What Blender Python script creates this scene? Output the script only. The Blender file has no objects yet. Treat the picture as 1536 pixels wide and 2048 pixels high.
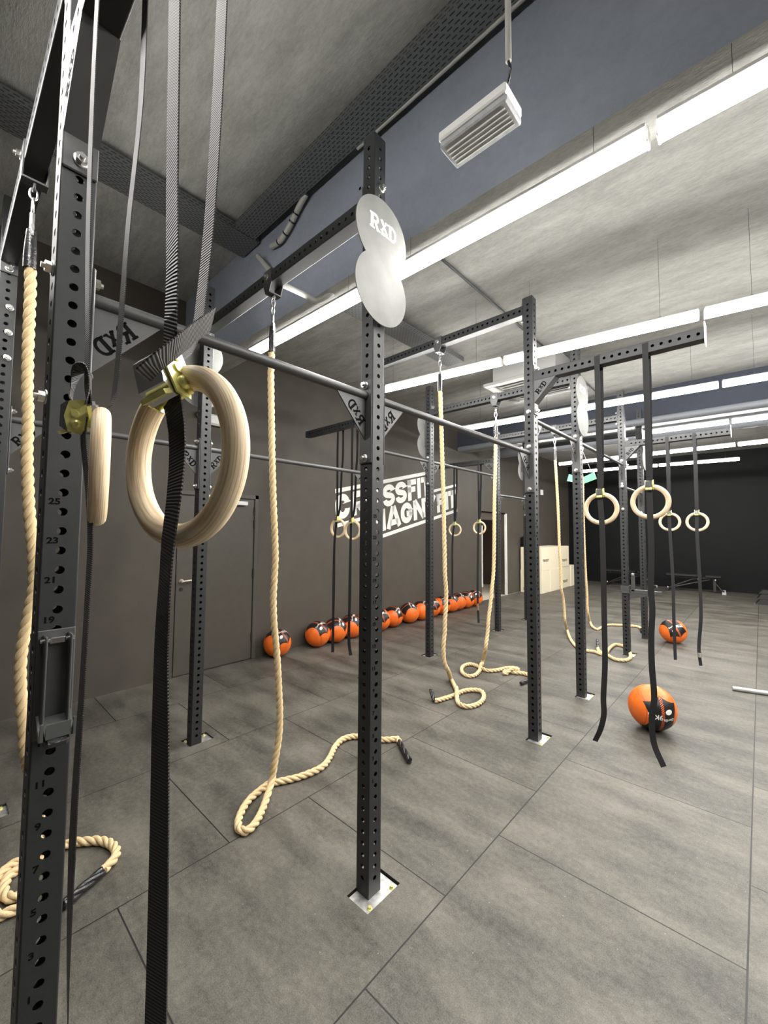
import bpy, math, random
from mathutils import Vector, Matrix, Quaternion
random.seed(7)
PI=math.pi
COL=bpy.context.scene.collection
scene=bpy.context.scene
V=Vector
ROPES={'C':[[(-2.285,1.392,2.626),(-2.285,1.398,2.455),(-2.285,1.409,2.206),(-2.285,1.414,2.081),(-2.285,1.432,1.77),(-2.285,1.446,1.586),(-2.285,1.453,1.437),(-2.285,1.449,1.308),(-2.285,1.445,1.187),(-2.285,1.451,1.065),(-2.285,1.461,0.973),(-2.285,1.474,0.878),(-2.285,1.487,0.754),(-2.285,1.497,0.631),(-2.285,1.507,0.508),(-2.285,1.51,0.387),(-2.285,1.504,0.3),(-2.285,1.494,0.246),(-2.285,1.477,0.159),(-2.285,1.465,0.086)],[(-2.193,1.357,0.022),(-2.125,1.284,0.022),(-2.084,1.225,0.022),(-2.074,1.174,0.022),(-2.106,1.159,0.022),(-2.164,1.179,0.022),(-2.238,1.24,0.022),(-2.298,1.321,0.022),(-2.33,1.409,0.022),(-2.347,1.482,0.022),(-2.312,1.554,0.022),(-2.272,1.645,0.022),(-2.249,1.754,0.022),(-2.254,1.845,0.022),(-2.308,1.947,0.022),(-2.39,2.065,0.022),(-2.426,2.174,0.022),(-2.397,2.256,0.022),(-2.311,2.311,0.022),(-2.208,2.365,0.022),(-2.157,2.413,0.022),(-2.119,2.461,0.022)],[(-2.081,2.432,0.022),(-1.86,2.286,0.022)]],'D':[[(-2.285,3.269,2.908),(-2.285,3.294,2.416),(-2.285,3.318,1.927),(-2.285,3.334,1.439),(-2.285,3.341,1.197),(-2.285,3.359,1.056),(-2.285,3.359,0.912),(-2.285,3.341,0.775),(-2.285,3.333,0.639),(-2.285,3.316,0.547),(-2.285,3.315,0.458),(-2.285,3.332,0.36),(-2.285,3.391,0.276)],[(-2.55,3.838,0.022),(-2.408,3.692,0.022),(-2.297,3.559,0.022),(-2.213,3.436,0.022),(-2.12,3.335,0.022),(-2.044,3.332,0.022),(-2.005,3.398,0.022),(-1.997,3.512,0.022),(-2.047,3.658,0.022),(-2.132,3.75,0.022),(-2.206,3.725,0.022),(-2.26,3.629,0.022),(-2.271,3.464,0.022),(-2.297,3.341,0.022),(-2.319,3.257,0.022)],[(-2.336,3.24,0.022),(-2.431,3.314,0.022)]],'E':[[(-2.285,4.408,2.796),(-2.285,4.39,2.465),(-2.285,4.357,1.991),(-2.285,4.336,1.411),(-2.285,4.313,1.126),(-2.285,4.276,0.965),(-2.285,4.24,0.803),(-2.285,4.193,0.646),(-2.285,4.168,0.491),(-2.285,4.123,0.339)],[(-2.618,4.659,0.022),(-2.488,4.381,0.022),(-2.44,4.249,0.022),(-2.414,4.094,0.022),(-2.45,4.038,0.022),(-2.533,4.069,0.022),(-2.618,4.162,0.022),(-2.672,4.304,0.022),(-2.652,4.414,0.022),(-2.576,4.417,0.022),(-2.471,4.373,0.022),(-2.381,4.351,0.022),(-2.309,4.442,0.022),(-2.269,4.563,0.022),(-2.21,4.643,0.022),(-2.154,4.648,0.022),(-2.133,4.562,0.022),(-2.162,4.465,0.022),(-2.199,4.385,0.022),(-2.217,4.47,0.022),(-2.121,4.504,0.022),(-2.058,4.541,0.022),(-1.972,4.532,0.022),(-1.915,4.478,0.022)],[(-1.905,4.403,0.022),(-1.926,4.223,0.022)]],'F':[[(-2.285,6.301,2.992),(-2.285,6.292,2.798),(-2.285,6.338,2.419),(-2.285,6.393,1.809),(-2.285,6.414,1.351),(-2.285,6.451,1.045),(-2.285,6.455,0.87),(-2.285,6.46,0.748),(-2.285,6.529,0.619),(-2.285,6.56,0.501),(-2.285,6.578,0.377),(-2.285,6.598,0.255)],[(-2.418,7.069,0.022),(-2.212,6.575,0.022),(-2.074,6.293,0.022),(-1.947,6.093,0.022),(-1.776,6.0,0.022),(-1.707,6.024,0.022),(-1.632,5.971,0.022),(-1.553,5.991,0.022),(-1.488,5.916,0.022),(-1.399,5.841,0.022),(-1.318,5.876,0.022),(-1.287,6.015,0.022),(-1.332,6.255,0.022),(-1.41,6.469,0.022),(-1.497,6.604,0.022),(-1.58,6.617,0.022),(-1.603,6.42,0.022),(-1.587,6.203,0.022),(-1.582,6.062,0.022),(-1.634,6.05,0.022),(-1.695,6.152,0.022)],[(-1.722,6.239,0.022),(-1.787,6.456,0.022)]],'G':[[(-2.285,7.584,3.028),(-2.285,7.581,2.54),(-2.285,7.586,2.189),(-2.285,7.613,1.316),(-2.285,7.662,0.793),(-2.285,7.701,0.529),(-2.285,7.703,0.356),(-2.285,7.735,0.201)],[(-2.327,7.982,0.022),(-2.157,7.556,0.022),(-2.06,7.431,0.022),(-2.041,7.587,0.022),(-2.033,7.829,0.022),(-1.969,7.975,0.022),(-1.885,8.023,0.022),(-1.798,8.075,0.022),(-1.7,8.113,0.022),(-1.612,8.13,0.022),(-1.55,8.038,0.022)],[(-1.528,7.961,0.022),(-1.477,7.727,0.022)]],'A':[[(-2.29,0.222,2.782),(-2.29,0.224,2.669),(-2.29,0.226,2.522),(-2.29,0.228,2.373),(-2.29,0.232,2.226),(-2.29,0.24,2.082),(-2.29,0.243,1.938),(-2.29,0.252,1.794),(-2.29,0.257,1.722),(-2.29,0.273,1.579),(-2.29,0.283,1.486),(-2.29,0.288,1.381),(-2.29,0.274,1.237),(-2.29,0.263,1.144),(-2.29,0.259,1.051),(-2.29,0.264,0.954),(-2.29,0.272,0.859),(-2.29,0.283,0.762),(-2.29,0.29,0.685)],[(-2.98,0.453,0.022),(-2.745,0.403,0.022),(-2.687,0.342,0.022),(-2.688,0.309,0.022),(-2.663,0.278,0.022),(-2.595,0.245,0.022),(-2.508,0.223,0.022),(-2.418,0.228,0.022),(-2.374,0.247,0.022),(-2.369,0.273,0.022),(-2.366,0.301,0.022),(-2.379,0.342,0.022),(-2.424,0.351,0.022),(-2.443,0.307,0.022),(-2.455,0.285,0.022),(-2.507,0.27,0.022),(-2.574,0.279,0.022),(-2.619,0.3,0.022),(-2.632,0.334,0.022),(-2.628,0.426,0.022),(-2.656,0.508,0.022),(-2.645,0.545,0.022),(-2.612,0.581,0.022),(-2.572,0.627,0.022),(-2.511,0.661,0.022),(-2.43,0.673,0.022),(-2.379,0.656,0.022),(-2.352,0.625,0.022),(-2.334,0.6,0.022)],[(-2.329,0.593,0.022),(-2.243,0.431,0.022)]]}
CONDUITS=[[(-2.471, 1.77, 4.17), (-2.554, 1.775, 4.131), (-2.638, 1.78, 4.079), (-2.725, 1.78, 4.021), (-2.845, 1.78, 3.979), (-2.974, 1.79, 4.008)], [(-3.146, 1.765, 3.988), (-3.104, 1.77, 3.939), (-2.958, 1.8, 3.766)], [(-2.427, 1.558, 3.34), (-2.407, 1.602, 3.33), (-2.387, 1.695, 3.32), (-2.373, 1.819, 3.32), (-2.299, 1.853, 3.34), (-2.285, 1.96, 3.436)]]
LIGHT=34.0
EXPOSURE=1.58
NEARLOOP=[(-0.5453, 0.2406, 1.9038), (-0.5258, 0.2072, 1.864), (-0.5063, 0.1801, 1.83), (-0.5047, 0.1628, 1.8089), (-0.5138, 0.1492, 1.7897)]
# ---------------------------------------------------------------- materials
def new_mat(name):
    m=bpy.data.materials.new(name); m.use_nodes=True
    nt=m.node_tree; b=nt.nodes['Principled BSDF']
    return m,nt,b
def N(nt,t,**k):
    n=nt.nodes.new(t)
    for a,v in k.items():
        if a.startswith('i_'):
            key=a[2:]; key=int(key) if key.isdigit() else key
            n.inputs[key].default_value=v
        else: setattr(n,a,v)
    return n
def simple(name,col,rough=.5,metal=0,noise=0,nscale=40,bump=0,bscale=200,spec=.5,ostr=0):
    m,nt,b=new_mat(name)
    b.inputs['Base Color'].default_value=(*col,1); b.inputs['Roughness'].default_value=rough
    b.inputs['Metallic'].default_value=metal; b.inputs['Specular IOR Level'].default_value=spec
    tc=N(nt,'ShaderNodeTexCoord')
    if noise:
        t=N(nt,'ShaderNodeTexNoise',i_Scale=nscale,i_Detail=4.0)
        nt.links.new(tc.outputs['Object'],t.inputs['Vector'])
        r=N(nt,'ShaderNodeMapRange'); r.inputs[1].default_value=.3; r.inputs[2].default_value=.7
        nt.links.new(t.outputs['Fac'],r.inputs[0])
        x=N(nt,'ShaderNodeMix',data_type='RGBA')
        nt.links.new(r.outputs[0],x.inputs[0])
        x.inputs[6].default_value=(*[c*(1-noise) for c in col],1); x.inputs[7].default_value=(*[min(1,c*(1+noise)) for c in col],1)
        nt.links.new(x.outputs[2],b.inputs['Base Color'])
    if bump:
        t=N(nt,'ShaderNodeTexNoise',i_Scale=bscale,i_Detail=3.0)
        nt.links.new(tc.outputs['Object'],t.inputs['Vector'])
        bp=N(nt,'ShaderNodeBump',i_Strength=bump); bp.inputs['Distance'].default_value=.004
        nt.links.new(t.outputs['Fac'],bp.inputs['Height']); nt.links.new(bp.outputs[0],b.inputs['Normal'])
    return m
def math_(nt,op,a,b=None,c=None):
    n=N(nt,'ShaderNodeMath',operation=op)
    for i,x in enumerate((a,b,c)):
        if x is None: continue
        if isinstance(x,(int,float)): n.inputs[i].default_value=x
        else: nt.links.new(x,n.inputs[i])
    return n.outputs[0]
def mixc(nt,f,c1,c2):
    x=N(nt,'ShaderNodeMix',data_type='RGBA'); 
    if isinstance(f,(int,float)): x.inputs[0].default_value=f
    else: nt.links.new(f,x.inputs[0])
    for i,c in ((6,c1),(7,c2)):
        if isinstance(c,tuple): x.inputs[i].default_value=(*c,1)
        else: nt.links.new(c,x.inputs[i])
    return x.outputs[2]
M={}
M['steel_black']=simple('powder_coated_anthracite',(.024,.0255,.0265),.45,0,.08,30,.12,700,.42)
M['steel_flat']=simple('powder_coated_plate',(.058,.059,.059),.45,0,.06,30,.1,700,.5)
M['zinc']=simple('zinc_plated_steel',(.72,.72,.70),.28,1.0,.1,60)
M['steel_raw']=simple('brushed_steel_baseplate',(.62,.62,.60),.42,.75,.35,30)
M['disc']=simple('light_grey_target_plate',(.17,.172,.163),.62,0,.12,9,0,1,.25)
M['white_paint']=simple('white_paint',(.8,.8,.76),.6)
M['cassette']=simple('greyed_white_plastic',(.30,.30,.29),.5)
M['white_plastic']=simple('white_plastic',(.78,.78,.75),.4)
M['ink']=simple('dark_cutout',(.004,.004,.004),.9,spec=.1)
M['ink_pale']=simple('stamped_number_ink',(.003,.003,.003),.9,spec=.1)
M['webbing_plain']=simple('black_webbing_far',(.012,.012,.013),.8)
M['rubber_sleeve']=simple('black_shrink_sleeve',(.015,.015,.016),.25,0,0,1,.5,120,.7)
M['brass']=simple('yellow_zinc_buckle',(.84,.80,.30),.3,.45,.12,80)
M['chrome']=simple('bright_chrome',(.8,.8,.78),.15,1.0)
M['galv']=simple('galvanised_tray',(.08,.085,.085),.5,.6,.15,20)
M['conduit']=simple('pale_conduit',(.40,.40,.37),.5)
M['black_pad']=simple('black_vinyl',(.012,.012,.013),.35)
M['black_steel']=simple('black_bench_steel',(.02,.02,.02),.35)
M['grey_bar']=simple('grey_tube',(.42,.42,.41),.4,.4)
M['door']=simple('dark_door_paint',(.074,.065,.054),.45,0,.05,15)
M['hall_dark']=simple('dark_hall_panel',(.07,.055,.045),.6)
M['hall_floor']=simple('pale_hall_floor',(.62,.58,.50),.5)
M['handle']=simple('satin_door_handle',(.62,.56,.45),.3,.4)
M['green']=simple('green_exit_acrylic',(.20,.52,.34),.3)
M['seam']=simple('dark_seam',(.02,.018,.016),.8)
M['duct']=simple('duct_paint',(.16,.17,.19),.5)
def wall_mat(name,col,n=.08):
    m=simple(name,col,.6,0,n,3.5,.25,180,.35); return m
M['wall_left']=wall_mat('taupe_wall_paint',(.080,.070,.058))
M['wall_far']=wall_mat('black_wall_paint',(.0052,.0056,.0062))
M['wall_far'].node_tree.nodes['Principled BSDF'].inputs['Specular IOR Level'].default_value=.15
M['wall_other']=wall_mat('dark_wall_paint',(.045,.043,.04))
# concrete ceiling
def concrete(name,col,amp=.2,bump=.5):
    m,nt,b=new_mat(name); b.inputs['Roughness'].default_value=.85; b.inputs['Specular IOR Level'].default_value=.2
    tc=N(nt,'ShaderNodeTexCoord'); mp=N(nt,'ShaderNodeMapping'); mp.inputs['Scale'].default_value=(1,3.2,1)
    nt.links.new(tc.outputs['Object'],mp.inputs[0])
    a=N(nt,'ShaderNodeTexNoise',i_Scale=2.4,i_Detail=8.0,i_Roughness=.65); nt.links.new(mp.outputs[0],a.inputs[0])
    c=N(nt,'ShaderNodeTexNoise',i_Scale=26.0,i_Detail=5.0,i_Roughness=.7); nt.links.new(mp.outputs[0],c.inputs[0])
    s=math_(nt,'ADD',math_(nt,'MULTIPLY',a.outputs['Fac'],.6),math_(nt,'MULTIPLY',c.outputs['Fac'],.4))
    r=N(nt,'ShaderNodeMapRange'); r.inputs[1].default_value=.36; r.inputs[2].default_value=.64; nt.links.new(s,r.inputs[0])
    cc=mixc(nt,r.outputs[0],tuple(x*(1-amp) for x in col),tuple(x*(1+amp) for x in col)); nt.links.new(cc,b.inputs['Base Color'])
    bp=N(nt,'ShaderNodeBump',i_Strength=bump); bp.inputs['Distance'].default_value=.012; nt.links.new(s,bp.inputs['Height']); nt.links.new(bp.outputs[0],b.inputs['Normal'])
    return m
M['ceiling']=concrete('rough_grey_concrete',(.33,.33,.31),.24,.9)
M['beam_paint_dark']=concrete('blue_grey_beam_paint_dark',(.042,.047,.062),.1,.35)  # darker copy of the blue grey beam paint, for the second beam
M['beam_paint']=concrete('blue_grey_beam_paint',(.27,.295,.35),.1,.35)
# rubber floor
def floor_mat():
    m,nt,b=new_mat('speckled_rubber_tiles'); b.inputs['Specular IOR Level'].default_value=.42
    tc=N(nt,'ShaderNodeTexCoord'); sx=N(nt,'ShaderNodeSeparateXYZ'); nt.links.new(tc.outputs['Object'],sx.inputs[0])
    cb=N(nt,'ShaderNodeCombineXYZ')
    nt.links.new(math_(nt,'ADD',sx.outputs['Y'],40-.0926-1.0),cb.inputs[0]); nt.links.new(math_(nt,'ADD',sx.outputs['X'],40+.0892),cb.inputs[1])
    br=N(nt,'ShaderNodeTexBrick',offset=.5,offset_frequency=2)
    for k,v in dict(Scale=1.0).items(): br.inputs[k].default_value=v
    br.inputs['Brick Width'].default_value=1.0; br.inputs['Row Height'].default_value=1.0
    br.inputs['Mortar Size'].default_value=.0035; br.inputs['Mortar Smooth'].default_value=.25; br.inputs['Bias'].default_value=0
    br.inputs['Color1'].default_value=(.40,.40,.40,1); br.inputs['Color2'].default_value=(.60,.60,.60,1); br.inputs['Mortar'].default_value=(.5,.5,.5,1)
    nt.links.new(cb.outputs[0],br.inputs['Vector'])
    big=N(nt,'ShaderNodeTexNoise',i_Scale=1.7,i_Detail=6.0,i_Roughness=.62)
    mp=N(nt,'ShaderNodeMapping'); mp.inputs['Scale'].default_value=(1.0,2.6,1); nt.links.new(tc.outputs['Object'],mp.inputs[0]); nt.links.new(mp.outputs[0],big.inputs['Vector'])
    fine=N(nt,'ShaderNodeTexNoise',i_Scale=190.0,i_Detail=4.0,i_Roughness=.85); nt.links.new(tc.outputs['Object'],fine.inputs['Vector'])
    mid=N(nt,'ShaderNodeTexNoise',i_Scale=38.0,i_Detail=4.0); nt.links.new(tc.outputs['Object'],mid.inputs['Vector'])
    sc=N(nt,'ShaderNodeSeparateColor'); nt.links.new(br.outputs['Color'],sc.inputs[0])
    g=math_(nt,'ADD',math_(nt,'MULTIPLY',big.outputs['Fac'],1.0),math_(nt,'MULTIPLY',fine.outputs['Fac'],1.15))
    g=math_(nt,'ADD',g,math_(nt,'MULTIPLY',mid.outputs['Fac'],.35)); g=math_(nt,'ADD',g,math_(nt,'MULTIPLY',sc.outputs[0],.45))
    r=N(nt,'ShaderNodeMapRange'); r.inputs[1].default_value=1.22; r.inputs[2].default_value=1.76; nt.links.new(g,r.inputs[0])
    c=mixc(nt,r.outputs[0],(.026,.024,.020),(.172,.160,.134))
    # sparse white flecks
    vo=N(nt,'ShaderNodeTexVoronoi',i_Scale=17.0); nt.links.new(tc.outputs['Object'],vo.inputs['Vector'])
    fl=math_(nt,'LESS_THAN',vo.outputs['Distance'],.035)
    c=mixc(nt,fl,c,(.32,.31,.28))
    c=mixc(nt,br.outputs['Fac'],c,(.010,.009,.009))
    nt.links.new(c,b.inputs['Base Color'])
    rr=N(nt,'ShaderNodeMapRange'); rr.inputs[3].default_value=.42; rr.inputs[4].default_value=.62; nt.links.new(big.outputs['Fac'],rr.inputs[0]); nt.links.new(rr.outputs[0],b.inputs['Roughness'])
    h=math_(nt,'SUBTRACT',math_(nt,'MULTIPLY',fine.outputs['Fac'],.35),math_(nt,'MULTIPLY',br.outputs['Fac'],1.5))
    bp=N(nt,'ShaderNodeBump',i_Strength=.35); bp.inputs['Distance'].default_value=.003; nt.links.new(h,bp.inputs['Height']); nt.links.new(bp.outputs[0],b.inputs['Normal'])
    return m
M['floor']=floor_mat()
def rope_mat():
    m,nt,b=new_mat('manila_fibre'); b.inputs['Roughness'].default_value=.8; b.inputs['Specular IOR Level'].default_value=.2
    tc=N(nt,'ShaderNodeTexCoord')
    a=N(nt,'ShaderNodeTexNoise',i_Scale=320.0,i_Detail=3.0); nt.links.new(tc.outputs['Object'],a.inputs[0])
    c=mixc(nt,a.outputs['Fac'],(.54,.37,.19),(.92,.75,.46)); nt.links.new(c,b.inputs['Base Color'])
    bp=N(nt,'ShaderNodeBump',i_Strength=.6); bp.inputs['Distance'].default_value=.002; nt.links.new(a.outputs['Fac'],bp.inputs['Height']); nt.links.new(bp.outputs[0],b.inputs['Normal'])
    return m
M['rope']=rope_mat()
def hoop_mat():
    m,nt,b=new_mat('laminated_birch'); b.inputs['Roughness'].default_value=.5
    tc=N(nt,'ShaderNodeTexCoord'); s=N(nt,'ShaderNodeSeparateXYZ'); nt.links.new(tc.outputs['Object'],s.inputs[0])
    r=math_(nt,'SQRT',math_(nt,'ADD',math_(nt,'MULTIPLY',s.outputs['X'],s.outputs['X']),math_(nt,'MULTIPLY',s.outputs['Z'],s.outputs['Z'])))
    an=math_(nt,'ARCTAN2',s.outputs['X'],s.outputs['Z'])
    cb=N(nt,'ShaderNodeCombineXYZ'); nt.links.new(math_(nt,'MULTIPLY',r,120.0),cb.inputs[0]); nt.links.new(math_(nt,'MULTIPLY',s.outputs['Y'],620.0),cb.inputs[1]); nt.links.new(math_(nt,'MULTIPLY',an,1.3),cb.inputs[2])
    t=N(nt,'ShaderNodeTexNoise',i_Scale=1.0,i_Detail=3.0); nt.links.new(cb.outputs[0],t.inputs[0])
    rr=N(nt,'ShaderNodeMapRange'); rr.inputs[1].default_value=.42; rr.inputs[2].default_value=.60; nt.links.new(t.outputs['Fac'],rr.inputs[0])
    c=mixc(nt,rr.outputs[0],(.90,.75,.52),(.66,.47,.28))
    t2=N(nt,'ShaderNodeTexNoise',i_Scale=9.0,i_Detail=2.0); nt.links.new(tc.outputs['Object'],t2.inputs[0])
    r2=N(nt,'ShaderNodeMapRange'); r2.inputs[1].default_value=.55; r2.inputs[2].default_value=.8; r2.inputs[4].default_value=.45; nt.links.new(t2.outputs['Fac'],r2.inputs[0])
    c=mixc(nt,r2.outputs[0],c,(.50,.36,.24)); nt.links.new(c,b.inputs['Base Color'])
    return m
M['hoop']=hoop_mat()
def webbing_mat():
    m,nt,b=new_mat('black_ribbed_webbing'); b.inputs['Roughness'].default_value=.5; b.inputs['Specular IOR Level'].default_value=.5; b.inputs['Sheen Weight'].default_value=.12; b.inputs['Sheen Roughness'].default_value=.3
    tc=N(nt,'ShaderNodeTexCoord'); s=N(nt,'ShaderNodeSeparateXYZ'); nt.links.new(tc.outputs['UV'],s.inputs[0])
    w=math_(nt,'SINE',math_(nt,'MULTIPLY',s.outputs['Y'],2*PI/.0042))
    r=N(nt,'ShaderNodeMapRange'); r.inputs[1].default_value=-1; r.inputs[2].default_value=1; nt.links.new(w,r.inputs[0])
    c=mixc(nt,r.outputs[0],(.005,.005,.0055),(.026,.026,.027)); nt.links.new(c,b.inputs['Base Color'])
    bp=N(nt,'ShaderNodeBump',i_Strength=.8); bp.inputs['Distance'].default_value=.001; nt.links.new(r.outputs[0],bp.inputs['Height']); nt.links.new(bp.outputs[0],b.inputs['Normal'])
    return m
M['webbing']=webbing_mat()
def emit(name,col,st):
    m=bpy.data.materials.new(name); m.use_nodes=True; nt=m.node_tree; nt.nodes.clear()
    e=N(nt,'ShaderNodeEmission'); e.inputs[0].default_value=(*col,1); e.inputs[1].default_value=st
    o=N(nt,'ShaderNodeOutputMaterial'); nt.links.new(e.outputs[0],o.inputs[0]); return m
M['tube']=emit('lit_diffuser',(1,.975,.93),LIGHT)
M['tube_dim']=emit('lit_diffuser_dim',(1,.975,.93),LIGHT*.60)
M['hall_fill_lamp']=emit('hall_fill_lamp',(1,.85,.65),25.0)
def tray_mat():
    m,nt,b=new_mat('slotted_tray_steel'); b.inputs['Roughness'].default_value=.5; b.inputs['Metallic'].default_value=.4
    tc=N(nt,'ShaderNodeTexCoord'); br=N(nt,'ShaderNodeTexBrick',offset=.5,offset_frequency=2)
    br.inputs['Scale'].default_value=1; br.inputs['Brick Width'].default_value=.045; br.inputs['Row Height'].default_value=.022
    br.inputs['Mortar Size'].default_value=.008; br.inputs['Mortar Smooth'].default_value=.05
    br.inputs['Color1'].default_value=(0,0,0,1); br.inputs['Color2'].default_value=(0,0,0,1); br.inputs['Mortar'].default_value=(1,1,1,1)
    nt.links.new(tc.outputs['UV'],br.inputs['Vector'])
    c=mixc(nt,br.outputs['Fac'],(.03,.032,.036),(.16,.166,.168)); nt.links.new(c,b.inputs['Base Color'])
    return m
M['tray']=tray_mat()
def ball_mat(name='orange_ball_with_black_panel'):
    m,nt,b=new_mat(name); b.inputs['Roughness'].default_value=.38
    tc=N(nt,'ShaderNodeTexCoord'); s=N(nt,'ShaderNodeSeparateXYZ'); nt.links.new(tc.outputs['Object'],s.inputs[0])
    X,Y,Z=s.outputs
    ax=math_(nt,'ABSOLUTE',X); ay=math_(nt,'ABSOLUTE',Y)
    # black panel around +Z, waisted sides
    lim=math_(nt,'ADD',.090,math_(nt,'MULTIPLY',math_(nt,'MULTIPLY',ax,ax),2.2))
    p1=math_(nt,'LESS_THAN',ay,lim); p2=math_(nt,'LESS_THAN',math_(nt,'ADD',ax,math_(nt,'MULTIPLY',ay,.45)),.166); p3=math_(nt,'GREATER_THAN',Z,0)
    pm=math_(nt,'MULTIPLY',math_(nt,'MULTIPLY',p1,p2),p3)
    # lace along X in the middle of the panel
    zz=math_(nt,'PINGPONG',X,.011)
    off=math_(nt,'SUBTRACT',math_(nt,'MULTIPLY',zz,2.0),.011)
    l1=math_(nt,'LESS_THAN',math_(nt,'ABSOLUTE',math_(nt,'SUBTRACT',Y,off)),.0026)
    l2=math_(nt,'LESS_THAN',math_(nt,'ABSOLUTE',math_(nt,'ADD',Y,off)),.0026)
    lc=math_(nt,'MAXIMUM',l1,l2)
    logo=math_(nt,'LESS_THAN',math_(nt,'ADD',math_(nt,'POWER',math_(nt,'DIVIDE',math_(nt,'SUBTRACT',X,.085),.017),2),math_(nt,'POWER',math_(nt,'DIVIDE',math_(nt,'SUBTRACT',Y,-.045),.026),2)),1.0)
    s1=math_(nt,'LESS_THAN',math_(nt,'ABSOLUTE',math_(nt,'SUBTRACT',ay,.108)),.0016)
    s2=math_(nt,'LESS_THAN',math_(nt,'ABSOLUTE',math_(nt,'SUBTRACT',ax,.125)),.0014)
    seam=math_(nt,'MAXIMUM',s1,s2)
    n=N(nt,'ShaderNodeTexNoise',i_Scale=22.0,i_Detail=3.0); nt.links.new(tc.outputs['Object'],n.inputs[0])
    org=mixc(nt,n.outputs['Fac'],(.80,.125,.012),(.98,.225,.030))
    org=mixc(nt,math_(nt,'MULTIPLY',seam,.7),org,(.35,.04,.01))
    blk=mixc(nt,lc,(.010,.009,.009),(.85,.16,.04)); blk=mixc(nt,logo,blk,(.8,.8,.78))
    c=mixc(nt,pm,org,blk); nt.links.new(c,b.inputs['Base Color'])
    bp=N(nt,'ShaderNodeBump',i_Strength=.4); bp.inputs['Distance'].default_value=.004
    nt.links.new(math_(nt,'SUBTRACT',n.outputs['Fac'],seam),bp.inputs['Height']); nt.links.new(bp.outputs[0],b.inputs['Normal'])
    return m
M['ball']=ball_mat()
def ply_mat():
    m,nt,b=new_mat('pale_plywood'); b.inputs['Roughness'].default_value=.5
    tc=N(nt,'ShaderNodeTexCoord'); mp=N(nt,'ShaderNodeMapping'); mp.inputs['Scale'].default_value=(3,3,40); nt.links.new(tc.outputs['Object'],mp.inputs[0])
    n=N(nt,'ShaderNodeTexNoise',i_Scale=1.2,i_Detail=3.0); nt.links.new(mp.outputs[0],n.inputs[0])
    nt.links.new(mixc(nt,n.outputs['Fac'],(.90,.80,.58),(.96,.88,.68)),b.inputs['Base Color']); return m
M['ply']=ply_mat()
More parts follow.
